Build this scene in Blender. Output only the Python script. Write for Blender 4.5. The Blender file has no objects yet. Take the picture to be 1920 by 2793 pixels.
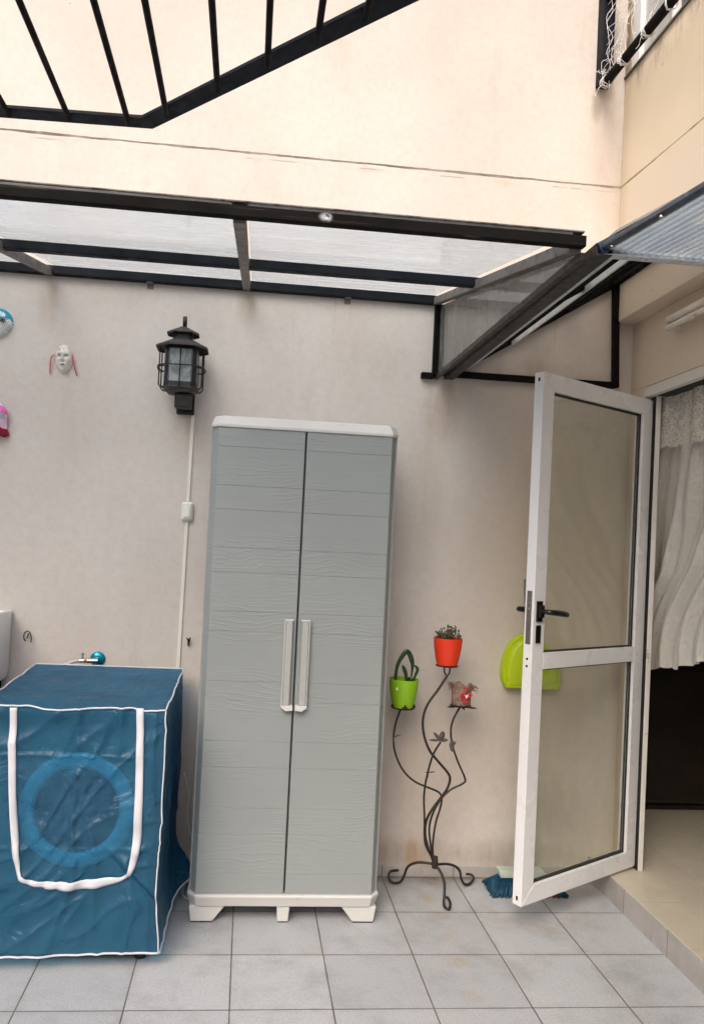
import bpy, bmesh, math, random
from mathutils import Vector, Matrix, noise
random.seed(7)
S = bpy.context.scene
COL = S.collection

# ------------------------------------------------------------------ camera, world, sun, exposure
SUN_EL, SUN_AZ = math.radians(43), math.radians(205)      # azimuth clockwise from +Y
cam = bpy.data.cameras.new("camera"); co = bpy.data.objects.new("camera", cam); COL.objects.link(co)
cam.sensor_fit = 'HORIZONTAL'; cam.sensor_width = 36.0
cam.lens = 2129.3 / 1920 * 36.0
cam.shift_x = (960 - 875.84) / 1920; cam.shift_y = (1441.24 - 1396.5) / 1920
cam.clip_start = 0.05; cam.clip_end = 500
r = Vector((0.99440049, -0.09379821, 0.04867806)); u = Vector((-0.05031952, -0.01521352, 0.99861729)); f = Vector((0.09292795, 0.99547498, 0.01984821))
m = Matrix.Identity(4)
for i in range(3):
    m[i][0] = r[i]; m[i][1] = u[i]; m[i][2] = -f[i]
m.translation = Vector((-0.19146, -3.23392, 1.37058))
co.matrix_world = m
S.camera = co
W = bpy.data.worlds.new("World"); S.world = W; W.use_nodes = True
wn = W.node_tree; bg = wn.nodes['Background']
sky = wn.nodes.new('ShaderNodeTexSky'); sky.sky_type = 'NISHITA'; sky.sun_disc = False
sky.sun_elevation = SUN_EL; sky.sun_rotation = SUN_AZ; sky.dust_density = 6.0; sky.air_density = 1.0; sky.ozone_density = 0.6
wn.links.new(sky.outputs[0], bg.inputs[0]); bg.inputs[1].default_value = 0.15
sun = bpy.data.lights.new("sun", 'SUN'); sun.energy = 0.62; sun.angle = math.radians(32); sun.color = (1.0, 0.99, 0.985)
so = bpy.data.objects.new("sun", sun); COL.objects.link(so)
sd = Vector((math.sin(SUN_AZ) * math.cos(SUN_EL), math.cos(SUN_AZ) * math.cos(SUN_EL), math.sin(SUN_EL)))
so.rotation_euler = sd.to_track_quat('Z', 'Y').to_euler(); so.location = (0, -2, 8)
S.view_settings.view_transform = 'Standard'; S.view_settings.look = 'None'
S.view_settings.exposure = 0.64; S.view_settings.gamma = 1.0
S.render.engine = 'CYCLES'
S.cycles.max_bounces = 10; S.cycles.diffuse_bounces = 6; S.cycles.transparent_max_bounces = 16; S.cycles.transmission_bounces = 8

# ------------------------------------------------------------------ helpers
def tag(o, label=None, cat=None, group=None, kind=None):
    if label: o['label'] = label
    if cat: o['category'] = cat
    if group: o['group'] = group
    if kind: o['kind'] = kind
    return o
def empty(name, loc, label=None, cat=None, group=None):
    o = bpy.data.objects.new(name, None); COL.objects.link(o); o.location = loc; o.empty_display_size = .05
    return tag(o, label, cat, group)
def V(*a): return Vector(a)
class MB:
    def __init__(s): s.v = []; s.f = []; s.mi = []; s.cur = 0
    def add(s, vs, fs, mi=None):
        n = len(s.v); s.v += [tuple(x) for x in vs]
        for q in fs: s.f.append(tuple(i + n for i in q)); s.mi.append(s.cur if mi is None else mi)
    def box(s, x0, x1, y0, y1, z0, z1):
        s.add([(x, y, z) for z in (z0, z1) for y in (y0, y1) for x in (x0, x1)],
              [(0, 2, 3, 1), (4, 5, 7, 6), (0, 1, 5, 4), (2, 6, 7, 3), (0, 4, 6, 2), (1, 3, 7, 5)]); return s
    def bar(s, a, b, w, h, up=(0, 0, 1)):
        a, b = Vector(a), Vector(b); d = (b - a).normalized(); sx = d.cross(Vector(up)).normalized(); uy = sx.cross(d).normalized()
        vs = []
        for P in (a, b):
            for i, j in ((-1, -1), (1, -1), (1, 1), (-1, 1)): vs.append(P + sx * i * w / 2 + uy * j * h / 2)
        s.add(vs, [(3, 2, 1, 0), (4, 5, 6, 7), (0, 1, 5, 4), (1, 2, 6, 5), (2, 3, 7, 6), (3, 0, 4, 7)]); return s
    def prism(s, poly, d):
        """poly: list of 3D points (planar), d: extrusion vector"""
        n = len(poly); d = Vector(d); vs = [Vector(p) for p in poly] + [Vector(p) + d for p in poly]
        fs = [tuple(range(n))[::-1], tuple(range(n, 2 * n))] + [(i, (i + 1) % n, n + (i + 1) % n, n + i) for i in range(n)]
        s.add(vs, fs); return s
    def tube(s, pts, rad, n=10, smooth=0, caps=True):
        pts = [Vector(p) for p in pts]
        if smooth: pts, = (catmull(pts, smooth),)
        N = len(pts); rr = rad if hasattr(rad, '__len__') else None
        t = (pts[1] - pts[0]).normalized(); a = t.orthogonal().normalized(); vs = []
        for i in range(N):
            t = (pts[min(i + 1, N - 1)] - pts[max(i - 1, 0)]).normalized()
            a = (a - t * a.dot(t)).normalized(); b = t.cross(a)
            R_ = rad if rr is None else rr[min(int(i * len(rr) / N), len(rr) - 1)] if len(rr) != 2 else rr[0] + (rr[1] - rr[0]) * i / (N - 1)
            for k in range(n):
                g = 2 * math.pi * k / n; vs.append(pts[i] + (a * math.cos(g) + b * math.sin(g)) * R_)
        fs = [(i * n + k, i * n + (k + 1) % n, (i + 1) * n + (k + 1) % n, (i + 1) * n + k) for i in range(N - 1) for k in range(n)]
        if caps: fs += [tuple(range(n))[::-1], tuple(range((N - 1) * n, N * n))]
        s.add(vs, fs); return s
    def lathe(s, prof, c, n=32, ax='z', caps=True):
        """prof: (radius, height) pairs"""
        vs = []
        for (rr, h) in prof:
            for k in range(n):
                g = 2 * math.pi * k / n; x, y = rr * math.cos(g), rr * math.sin(g)
                p = (x, y, h) if ax == 'z' else (x, -h, y) if ax == 'y' else (h, x, y)
                vs.append((c[0] + p[0], c[1] + p[1], c[2] + p[2]))
        N = len(prof)
        fs = [(i * n + k, i * n + (k + 1) % n, (i + 1) * n + (k + 1) % n, (i + 1) * n + k) for i in range(N - 1) for k in range(n)]
        if caps: fs += [tuple(range(n))[::-1], tuple(range((N - 1) * n, N * n))]
        s.add(vs, fs); return s
    def grid(s, fn, nu, nv, mfn=None):
        n = len(s.v); s.v += [tuple(fn(i / nu, j / nv)) for j in range(nv + 1) for i in range(nu + 1)]
        for j in range(nv):
            for i in range(nu):
                a = n + j * (nu + 1) + i; s.f.append((a, a + 1, a + nu + 2, a + nu + 1))
                s.mi.append(mfn((i + .5) / nu, (j + .5) / nv) if mfn else s.cur)
        return s
    def build(s, name, mat, parent=None, smooth=False, bevel=0, segs=2, solid=0, merge=0, recalc=True, auto=None):
        me = bpy.data.meshes.new(name); o = bpy.data.objects.new(name, me); COL.objects.link(o)
        off = Vector((0, 0, 0))
        if parent is not None:
            q = parent
            while q is not None: off += q.location; q = q.parent
        else:
            xs = [Vector(p) for p in s.v]
            off = Vector(((min(p.x for p in xs) + max(p.x for p in xs)) / 2, (min(p.y for p in xs) + max(p.y for p in xs)) / 2, min(p.z for p in xs)))
            o.location = off
        me.from_pydata([tuple(Vector(p) - off) for p in s.v], [], s.f); me.update()
        for mm in (mat if isinstance(mat, (list, tuple)) else [mat]): me.materials.append(mm)
        for p, i in zip(me.polygons, s.mi): p.material_index = i
        bm = bmesh.new(); bm.from_mesh(me)
        if merge: bmesh.ops.remove_doubles(bm, verts=bm.verts, dist=merge)
        if recalc: bmesh.ops.recalc_face_normals(bm, faces=bm.faces)
        bm.to_mesh(me); bm.free()
        if parent is not None: o.parent = parent
        if smooth:
            for p in me.polygons: p.use_smooth = True
            if auto:
                try: me.set_sharp_from_angle(angle=math.radians(auto))
                except Exception: pass
        if solid:
            md = o.modifiers.new('s', 'SOLIDIFY'); md.thickness = solid; md.offset = 0
        if bevel:
            md = o.modifiers.new('b', 'BEVEL'); md.width = bevel; md.segments = segs; md.limit_method = 'ANGLE'; md.angle_limit = math.radians(35)
            md.harden_normals = False
        return o
def catmull(p, k):
    out = []
    for i in range(len(p) - 1):
        a, b, c, d = p[max(i - 1, 0)], p[i], p[i + 1], p[min(i + 2, len(p) - 1)]
        for j in range(k):
            t = j / k
            out.append(.5 * ((2 * b) + (c - a) * t + (2 * a - 5 * b + 4 * c - d) * t * t + (3 * b - a - 3 * c + d) * t ** 3))
    out.append(p[-1]); return out
def nz(x, y=0, z=0): return noise.noise(Vector((x, y, z)))
def G(x, c, w): return math.exp(-((x - c) / w) ** 2)
def sst(a, b, x):
    t = max(0, min(1, (x - a) / (b - a))); return t * t * (3 - 2 * t)

# ------------------------------------------------------------------ materials
class NT:
    def __init__(s, name):
        s.m = bpy.data.materials.new(name); s.m.use_nodes = True; s.t = s.m.node_tree; s.n = s.t.nodes
        s.p = s.n['Principled BSDF']; s.out = s.n['Material Output']; s._pos = None
    def new(s, ty, **k):
        n = s.n.new(ty)
        for a, b in k.items(): setattr(n, a, b)
        return n
    def L(s, a, b): s.t.links.new(a, b)
    @property
    def pos(s):
        if s._pos is None: s._pos = s.new('ShaderNodeNewGeometry').outputs['Position']
        return s._pos
    def setv(s, sock, v):
        if isinstance(v, bpy.types.NodeSocket): s.L(v, sock)
        else: sock.default_value = v
    def math(s, op, a, b=None, c=None, clamp=False):
        n = s.new('ShaderNodeMath', operation=op, use_clamp=clamp); s.setv(n.inputs[0], a)
        if b is not None: s.setv(n.inputs[1], b)
        if c is not None: s.setv(n.inputs[2], c)
        return n.outputs[0]
    def xyz(s):
        n = s.new('ShaderNodeSeparateXYZ'); s.L(s.pos, n.inputs[0]); return n.outputs
    def vec(s, sc=(1, 1, 1), off=(0, 0, 0), src=None):
        n = s.new('ShaderNodeMapping'); s.L(src or s.pos, n.inputs[0]); n.inputs[3].default_value = sc; n.inputs[1].default_value = off; return n.outputs[0]
    def noise(s, scale=5, detail=3, rough=.5, sc=(1, 1, 1), off=(0, 0, 0), dist=0):
        n = s.new('ShaderNodeTexNoise'); s.L(s.vec(sc, off), n.inputs['Vector']); n.inputs['Scale'].default_value = scale
        n.inputs['Detail'].default_value = detail; n.inputs['Roughness'].default_value = rough; n.inputs['Distortion'].default_value = dist
        return n.outputs['Fac']
    def rng(s, v, a, b, c=0, d=1, smooth=True):
        n = s.new('ShaderNodeMapRange', interpolation_type='SMOOTHSTEP' if smooth else 'LINEAR'); s.setv(n.inputs[0], v)
        for i, k in enumerate((a, b, c, d)): n.inputs[i + 1].default_value = k
        return n.outputs[0]
    def mix(s, fac, a, b, mode='MIX'):
        n = s.new('ShaderNodeMix', data_type='RGBA', blend_type=mode)
        s.setv(n.inputs[0], fac)
        for k, v in ((6, a), (7, b)):
            if isinstance(v, tuple) and len(v) == 3: v = v + (1,)
            s.setv(n.inputs[k], v)
        return n.outputs[2]
    def blob(s, c, rad, wob=.0):
        """1 at c fading to 0 at ellipsoid radii rad"""
        a = s.new('ShaderNodeVectorMath', operation='SUBTRACT'); s.L(s.pos, a.inputs[0]); a.inputs[1].default_value = c
        b = s.new('ShaderNodeVectorMath', operation='DIVIDE'); s.L(a.outputs[0], b.inputs[0]); b.inputs[1].default_value = rad
        l = s.new('ShaderNodeVectorMath', operation='LENGTH'); s.L(b.outputs[0], l.inputs[0])
        v = l.outputs['Value']
        if wob: v = s.math('ADD', v, s.math('MULTIPLY', s.math('SUBTRACT', s.noise(18, 4), .5), wob))
        return s.rng(v, 1, 0.1)
    def bump(s, h, strength=.3, dist=.002, prev=None):
        n = s.new('ShaderNodeBump'); n.inputs['Strength'].default_value = strength; n.inputs['Distance'].default_value = dist
        s.L(h, n.inputs['Height'])
        if prev: s.L(prev, n.inputs['Normal'])
        return n.outputs[0]
    def facing(s, lo, hi):
        n = s.new('ShaderNodeLayerWeight'); n.inputs[0].default_value = .5
        return s.math('MULTIPLY_ADD', s.math('POWER', n.outputs['Facing'], 5), hi - lo, lo)
    def base(s, v): s.setv(s.p.inputs['Base Color'], v + (1,) if isinstance(v, tuple) and len(v) == 3 else v)
    def rough(s, v): s.setv(s.p.inputs['Roughness'], v)
    def normal(s, v): s.L(v, s.p.inputs['Normal'])
def simple(name, col, rough=.5, metal=0, var=.15, vscale=8, bump=0, bscale=120, spec=.5, dirt=None, dscale=20, dth=.6):
    t = NT(name)
    c = t.mix(t.rng(t.noise(vscale, 4), .3, .7, 0, 1), tuple(k * (1 - var) for k in col), tuple(min(1, k * (1 + var * .6)) for k in col))
    if dirt: c = t.mix(t.rng(t.noise(dscale, 6, .65), dth, dth + .12), c, dirt)
    t.base(c); t.rough(t.rng(t.noise(vscale * 3, 3), .3, .7, max(0, rough - .08), min(1, rough + .08)))
    t.p.inputs['Metallic'].default_value = metal; t.p.inputs['Specular IOR Level'].default_value = spec
    if bump: t.normal(t.bump(t.noise(bscale, 3), bump, .001))
    return t.m

# back wall plaster ---------------------------------------------------------------
TILE, TX0, TY0 = 0.3039, -0.7828, -0.316
def wall_mat():
    t = NT('pink_plaster'); x, y, z = t.xyz()
    c = t.mix(t.rng(t.noise(1.1, 4, .55), .35, .65), (.58, .535, .500), (.64, .597, .562))
    c = t.mix(t.rng(t.noise(2.6, 5, .6, (1, 1, .45), (3, 0, 1)), .45, .75, 0, .35), c, (.56, .47, .40))
    c = t.mix(t.rng(t.noise(30, 6, .7), .35, .7, 0, .18), c, (.40, .34, .29))
    c = t.mix(t.rng(t.noise(4.5, 6, .7, (1, 1, .25), (8, 0, 3)), .55, .74, 0, .30), c, (.42, .36, .30))
    # joint line with dirt
    zz = t.math('SUBTRACT', z, 2.982)
    wob = t.math('MULTIPLY', t.math('SUBTRACT', t.noise(6, 3, .6, (1, 0, 0)), .5), .010)
    d = t.math('ABSOLUTE', t.math('SUBTRACT', zz, wob))
    thick = t.rng(t.noise(2.2, 4, .7, (1, 0, 0)), .3, .75, .0022, .0075)
    line = t.math('LESS_THAN', d, thick)
    c = t.mix(t.math('MULTIPLY', line, t.rng(t.noise(3.5, 4, .7, (1, 0, 0), (5, 0, 0)), .3, .6, .45, .9)), c, (.10, .085, .075))
    # second dashed dirt line
    d2 = t.math('ABSOLUTE', t.math('ADD', t.math('SUBTRACT', zz, wob), .022))
    l2 = t.math('MULTIPLY', t.math('LESS_THAN', d2, .003), t.rng(t.noise(3, 3, .6, (1, 0, 0), (9, 0, 0)), .52, .58, 0, .45))
    c = t.mix(l2, c, (.2, .16, .14))
    band = t.math('MULTIPLY', t.rng(t.math('ABSOLUTE', t.math('ADD', zz, .02)), .06, 0), t.rng(t.noise(9, 5, .7, (.6, 1, 2)), .5, .75, 0, .5))
    c = t.mix(band, c, (.42, .34, .29))
    # rust and damp runs, a broad tan tone, and a painted lantern shadow
    rn = t.noise(10, 5, .6, (3, 1, .6))
    for (bx, bz, rx, rz, col, a) in ((-.247, 2.34, .055, .13, (.36, .25, .16), .55), (-1.04, 2.30, .06, .16, (.40, .30, .22), .5),
                                     (.60, 1.96, .12, .20, (.33, .24, .17), .6), (.56, 1.6, .10, .6, (.50, .40, .32), .35), (1.0, 2.17, .09, .07, (.34, .28, .2), .5),
                                     (1.22, 3.33, .035, .12, (.22, .18, .12), .75), (1.255, 3.15, .09, .45, (.5, .4, .34), .4), (1.30, 2.6, .1, .5, (.6, .47, .37), .4),
                                     (1.05, .55, .28, .55, (.42, .34, .25), .35), (1.15, .28, .20, .22, (.25, .21, .15), .5), (1.12, 1.35, .55, 1.15, (.58, .46, .32), .7),
                                     (.62, .5, .45, .45, (.52, .42, .33), .4), (.5, .1, .35, .09, (.28, .22, .16), .6), (1.0, .09, .5, .1, (.28, .22, .16), .55),
                                     (-.44, 1.82, .13, .2, (.46, .36, .27), .45), (1.34, 2.9, .04, .35, (.5, .4, .3), .5), (.56, .08, .06, .12, (.42, .22, .06), .6)):  # first entry here paints the lantern's soft shadow onto the plaster
        k = t.math('MULTIPLY', t.blob((bx, 0, bz), (rx, 5, rz), .5), t.math('MULTIPLY', t.rng(rn, .25, .75, .5, 1.0), a))
        c = t.mix(k, c, col)
    dr = t.math('MULTIPLY', t.rng(t.noise(46, 3, .6, (1, 0, .03)), .60, .68), t.math('MULTIPLY', t.rng(zz, -.14, -.01), t.math('LESS_THAN', zz, 0)))
    c = t.mix(t.math('MULTIPLY', dr, t.rng(t.noise(3, 3, .6, (1, 0, 0), (2, 0, 0)), .5, .62, 0, .45)), c, (.33, .27, .24))
    dr2 = t.math('MULTIPLY', t.rng(t.noise(30, 3, .6, (1, 0, .03), (7, 0, 0)), .60, .70), t.math('MULTIPLY', t.rng(z, 2.12, 2.40), t.math('LESS_THAN', z, 2.41)))
    c = t.mix(t.math('MULTIPLY', dr2, .30), c, (.38, .30, .24))
    # small specks
    n = t.new('ShaderNodeTexVoronoi'); t.L(t.vec((1, 0.001, 1)), n.inputs['Vector']); n.inputs['Scale'].default_value = 4.2
    sp = t.math('MULTIPLY', t.math('LESS_THAN', n.outputs['Distance'], .016), .55)
    c = t.mix(sp, c, (.16, .12, .1))
    n2 = t.new('ShaderNodeTexVoronoi'); t.L(t.vec((1, 0.001, 1), (3.3, 0, 1.7)), n2.inputs['Vector']); n2.inputs['Scale'].default_value = 11
    c = t.mix(t.math('MULTIPLY', t.math('LESS_THAN', n2.outputs['Distance'], .022), t.math('MULTIPLY', t.rng(t.noise(1.5, 2), .5, .6), .5)), c, (.3, .24, .2))
    t.base(c); t.rough(.85); t.p.inputs['Specular IOR Level'].default_value = .25
    b = t.bump(t.noise(3.5, 4, .5), .25, .02)
    b = t.bump(t.noise(60, 5, .65), .35, .004, b); b = t.bump(t.math('MULTIPLY', line, -1), .5, .003, b)
    t.normal(b); return t.m
def house_mat():
    t = NT('cream_plaster'); x, y, z = t.xyz()
    c = t.mix(t.rng(t.noise(1.3, 4, .55), .35, .65), (.66, .565, .425), (.71, .615, .475))
    c = t.mix(t.rng(z, 2.96, 2.90), c, (.68, .585, .475))
    wob = t.math('MULTIPLY', t.math('SUBTRACT', t.noise(5, 3, .6, (0, 1, 0)), .5), .008)
    d = t.math('ABSOLUTE', t.math('SUBTRACT', t.math('SUBTRACT', z, t.math('MULTIPLY_ADD', y, .05, 2.98)), wob))
    line = t.math('LESS_THAN', d, t.rng(t.noise(3, 4, .7, (0, 1, 0)), .35, .7, .0015, .006))
    c = t.mix(t.math('MULTIPLY', line, .75), c, (.14, .11, .08))
    # dark runs and a dark band under the window sill, darker towards the corner
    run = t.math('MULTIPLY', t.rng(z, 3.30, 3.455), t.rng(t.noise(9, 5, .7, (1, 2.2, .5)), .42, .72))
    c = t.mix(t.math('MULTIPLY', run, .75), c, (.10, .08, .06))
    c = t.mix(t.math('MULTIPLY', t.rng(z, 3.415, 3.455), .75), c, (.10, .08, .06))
    c = t.mix(t.math('MULTIPLY', t.rng(y, -.10, 0), .35), c, (.45, .36, .22))
    n = t.new('ShaderNodeTexVoronoi'); t.L(t.vec((.001, 1, 1)), n.inputs['Vector']); n.inputs['Scale'].default_value = 7
    c = t.mix(t.math('MULTIPLY', t.math('LESS_THAN', n.outputs['Distance'], .05), t.rng(t.noise(14, 3), .45, .6, 0, .4)), c, (.3, .24, .16))
    t.base(c); t.rough(.85); t.p.inputs['Specular IOR Level'].default_value = .25
    t.normal(t.bump(t.noise(80, 4, .6), .18, .003, t.bump(t.noise(4, 3), .25, .015))); return t.m
def tiles(t, x, y, s, x0, y0, g):
    def e(v, o):
        q = t.math('FRACT', t.math('DIVIDE', t.math('SUBTRACT', v, o), s))
        return t.math('MULTIPLY', t.math('MINIMUM', q, t.math('SUBTRACT', 1, q)), s)
    def idx(v, o): return t.math('FLOOR', t.math('DIVIDE', t.math('SUBTRACT', v, o), s))
    w = t.math('MULTIPLY', t.math('SUBTRACT', t.noise(25, 3), .5), .0012)
    d = t.math('ADD', t.math('MINIMUM', e(x, x0), e(y, y0)), w)
    c = t.new('ShaderNodeCombineXYZ'); t.L(idx(x, x0), c.inputs[0]); t.L(idx(y, y0), c.inputs[1])
    wn_ = t.new('ShaderNodeTexWhiteNoise', noise_dimensions='3D'); t.L(c.outputs[0], wn_.inputs[0])
    return d, wn_.outputs['Value'], t.rng(d, g + .0008, g - .0008)
def floor_mat():
    t = NT('speckled_floor_tile'); x, y, z = t.xyz()
    d, rnd, grout = tiles(t, x, y, TILE, TX0, TY0, .0021)
    c = t.mix(rnd, (.42, .44, .47), (.50, .52, .55))
    c = t.mix(t.rng(t.noise(170, 3, .75), .48, .66, 0, .75), c, (.29, .305, .335))
    c = t.mix(t.rng(t.noise(120, 3, .75, off=(4, 4, 0)), .54, .68, 0, .6), c, (.52, .53, .55))
    c = t.mix(t.rng(t.noise(5, 6, .7), .44, .74, 0, .55), c, (.26, .262, .265))
    edge = t.math('MULTIPLY', t.rng(d, .03, .0), t.rng(t.noise(12, 4, .6), .4, .75, 0, .5))
    c = t.mix(edge, c, (.30, .29, .28))
    for (bx, by, rx, ry, a, col) in ((.638, -.03, .055, .07, .8, (.30, .19, .08)), (.585, -.20, .055, .06, .65, (.36, .28, .16)), (.60, -.34, .06, .045, .65, (.36, .29, .18)), (.573, -.66, .065, .07, .75, (.38, .31, .21)),
                                     (.567, -.86, .05, .06, .6, (.40, .34, .26)), (.6, -.48, .05, .1, .35, (.42, .34, .25)), (.12, -.574, .05, .05, .4, (.38, .33, .28)), (-.25, -.45, .12, .06, .5, (.25, .24, .22)), (.97, -.60, .12, .10, .0, (.3, .3, .3)),
                                     (.95, -.42, .35, .10, .40, (.33, .28, .25)), (1.2, -.1, .2, .2, .4, (.34, .28, .22)), (-.33, -.38, .12, .10, .4, (.25, .24, .23))):
        k = t.math('MULTIPLY', t.blob((bx, by, 0), (rx, ry, 5), .9), t.math('MULTIPLY', t.rng(t.noise(28, 5, .7), .3, .65, .15, 1), a)); c = t.mix(k, c, col)
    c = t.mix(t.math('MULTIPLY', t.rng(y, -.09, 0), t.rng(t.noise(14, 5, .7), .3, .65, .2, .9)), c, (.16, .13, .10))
    n = t.new('ShaderNodeTexVoronoi'); t.L(t.vec((1, 1, .001)), n.inputs['Vector']); n.inputs['Scale'].default_value = 6.5
    c = t.mix(t.math('MULTIPLY', t.math('LESS_THAN', t.math('ADD', n.outputs['Distance'], t.math('MULTIPLY', t.noise(60, 3), .03)), .034), .7), c, (.12, .1, .09))
    gc = t.mix(t.rng(t.noise(7, 4, .6), .3, .7), (.085, .07, .065), (.17, .15, .14))
    c = t.mix(t.math('MULTIPLY', grout, .95), c, gc)
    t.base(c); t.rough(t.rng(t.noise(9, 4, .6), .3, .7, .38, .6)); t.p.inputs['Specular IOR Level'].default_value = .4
    t.normal(t.bump(t.math('MULTIPLY', grout, -1), .6, .002, t.bump(t.noise(160, 3), .12, .001))); return t.m
def indoor_floor_mat():
    t = NT('cream_floor_tile'); x, y, z = t.xyz()
    d, rnd, grout = tiles(t, x, y, .335, 1.655, -.10, .0012)
    c = t.mix(rnd, (.60, .54, .43), (.64, .58, .47))
    c = t.mix(t.rng(t.noise(7, 5, .6), .42, .7, 0, .5), c, (.70, .65, .56)); c = t.mix(t.math('MULTIPLY', grout, .55), c, (.32, .27, .19))
    c = t.mix(t.rng(t.noise(16, 5, .7), .56, .74, 0, .3), c, (.42, .37, .28))
    t.base(c); t.rough(.35); t.normal(t.bump(t.math('MULTIPLY', grout, -1), .4, .001)); return t.m
def riser_mat(axis=1, off=-.325, s=.3145, name='grey_skirting_tile'):
    t = NT(name); v = t.xyz()[axis]
    q = t.math('FRACT', t.math('DIVIDE', t.math('SUBTRACT', v, off), s)); d = t.math('MULTIPLY', t.math('MINIMUM', q, t.math('SUBTRACT', 1, q)), s)
    g = t.rng(d, .0025, .0010)
    c = t.mix(t.rng(t.noise(6, 5, .6), .35, .7), (.40, .375, .36), (.50, .475, .46))
    c = t.mix(t.rng(t.noise(22, 5, .7), .55, .75, 0, .6), c, (.24, .21, .19)); c = t.mix(g, c, (.14, .12, .11))
    t.base(c); t.rough(.5); return t.m
M = {}
M['wall'] = wall_mat(); M['house'] = house_mat(); M['floor'] = floor_mat(); M['ifloor'] = indoor_floor_mat(); M['riser'] = riser_mat(); M['skirt'] = riser_mat(0, TX0, TILE, 'skirting_tile')
M['black'] = simple('black_painted_steel', (.004, .0037, .0034), .75, 0, .3, 12, .3, 90, dirt=(.07, .06, .05), dscale=26, dth=.70, spec=.1)
M['navy'] = simple('blue_black_painted_steel', (.006, .008, .013), .6, 0, .3, 9, .15, 60, dirt=(.07, .09, .13), dscale=30, dth=.70, spec=.15)
M['brownblack'] = simple('brown_black_paint', (.006, .004, .004), .7, 0, .25, 9, .2, spec=.12)
M['grey_paint'] = simple('grey_weathered_steel', (.16, .145, .13), .6, 0, .25, 20, .3, 60, dirt=(.06, .05, .04), dscale=30, dth=.58)
M['white_alu'] = simple('white_lacquered_aluminium', (.80, .80, .815), .32, 0, .03, 3, .05, 20, dirt=(.55, .53, .50), dscale=14, dth=.72)
M['white_edge'] = simple('aged_white_aluminium', (.76, .74, .70), .4, 0, .05, 3, dirt=(.42, .37, .30), dscale=18, dth=.6)
M['rubber'] = simple('black_rubber_seal', (.015, .014, .013), .6)
M['blackplastic'] = simple('black_gloss_plastic', (.008, .008, .008), .16)
M['steel'] = simple('brushed_steel', (.42, .38, .34), .35, .9, .15, 30)
M['chrome'] = simple('chrome', (.72, .70, .68), .18, 1, .1, 30)
M['blue_metal'] = simple('blue_anodised_metal', (.01, .28, .42), .22, .6, .1)
M['brass'] = simple('brass', (.60, .36, .14), .35, .9)
M['white_plastic'] = simple('white_plastic', (.72, .71, .68), .4, 0, .04)
M['trim'] = simple('pale_grey_plastic', (.62, .615, .60), .45, 0, .04, 3, .15, 300, dirt=(.48, .46, .42), dscale=9, dth=.62)
M['ceramic'] = simple('white_ceramic', (.78, .78, .79), .12, 0, .02)
M['cream_plastic'] = simple('cream_plastic', (.74, .71, .64), .45, 0, .05)
M['pipe_white'] = simple('painted_white_pipe', (.72, .68, .62), .45, 0, .1, 15, .4, 30, dirt=(.35, .28, .2), dscale=20, dth=.62)
M['wrought'] = simple('dark_wrought_iron', (.045, .034, .030), .5, .5, .4, 30, .5, 150)
M['leafiron'] = simple('grey_iron_leaf', (.13, .11, .10), .6, .3, .3, 60, .5, 150)
M['soil'] = simple('potting_soil', (.05, .035, .022), .95, 0, .5, 90, 1, 200)
M['plant'] = simple('dark_green_leaf', (.018, .045, .014), .4, 0, .4, 60)
M['succ'] = simple('dull_olive_leaf', (.085, .085, .045), .55, 0, .4, 80)
def plastic(name, col, dirt=None):
    t = NT(name); c = t.mix(t.rng(t.noise(6, 3), .3, .7), tuple(k * .94 for k in col), col)
    if dirt: c = t.mix(t.rng(t.noise(30, 5, .7), .60, .76, 0, .35), c, dirt)
    t.base(c); t.rough(.38); t.p.inputs['Subsurface Weight'].default_value = 0; t.normal(t.bump(t.noise(200, 2), .05, .001)); return t.m
M['red'] = plastic('orange_red_plastic', (.78, .045, .012), (.5, .06, .03)); M['green'] = plastic('lime_green_plastic', (.25, .50, .012), (.2, .34, .05)); M['lime'] = plastic('yellow_green_plastic', (.46, .60, .008), (.36, .44, .04))
def glass(name, tint, a=.88, rough=.02, smear=.0):
    t = NT(name); tr = t.new('ShaderNodeBsdfTransparent'); tr.inputs[0].default_value = tint + (1,)
    gl = t.new('ShaderNodeBsdfGlossy'); gl.inputs['Roughness'].default_value = rough; gl.inputs[0].default_value = (.9, .95, .95, 1)
    mx = t.new('ShaderNodeMixShader'); t.L(t.facing(.05, .7), mx.inputs[0]); t.L(tr.outputs[0], mx.inputs[1]); t.L(gl.outputs[0], mx.inputs[2])
    o = mx.outputs[0]
    if smear:
        df = t.new('ShaderNodeBsdfDiffuse'); df.inputs[0].default_value = (.58, .58, .52, 1)
        m2 = t.new('ShaderNodeMixShader'); t.L(t.rng(t.noise(3, 5, .65, (1, 1, .35), dist=1.5), .3, .8, smear * .4, smear), m2.inputs[0]); t.L(o, m2.inputs[1]); t.L(df.outputs[0], m2.inputs[2]); o = m2.outputs[0]
    t.L(o, t.out.inputs[0]); t.n.remove(t.p); return t.m
M['glass'] = glass('door_glass', (.95, .955, .92), smear=.10)
M['glass_dark'] = glass('dim_glass', (.35, .35, .36), smear=.3)
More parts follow.
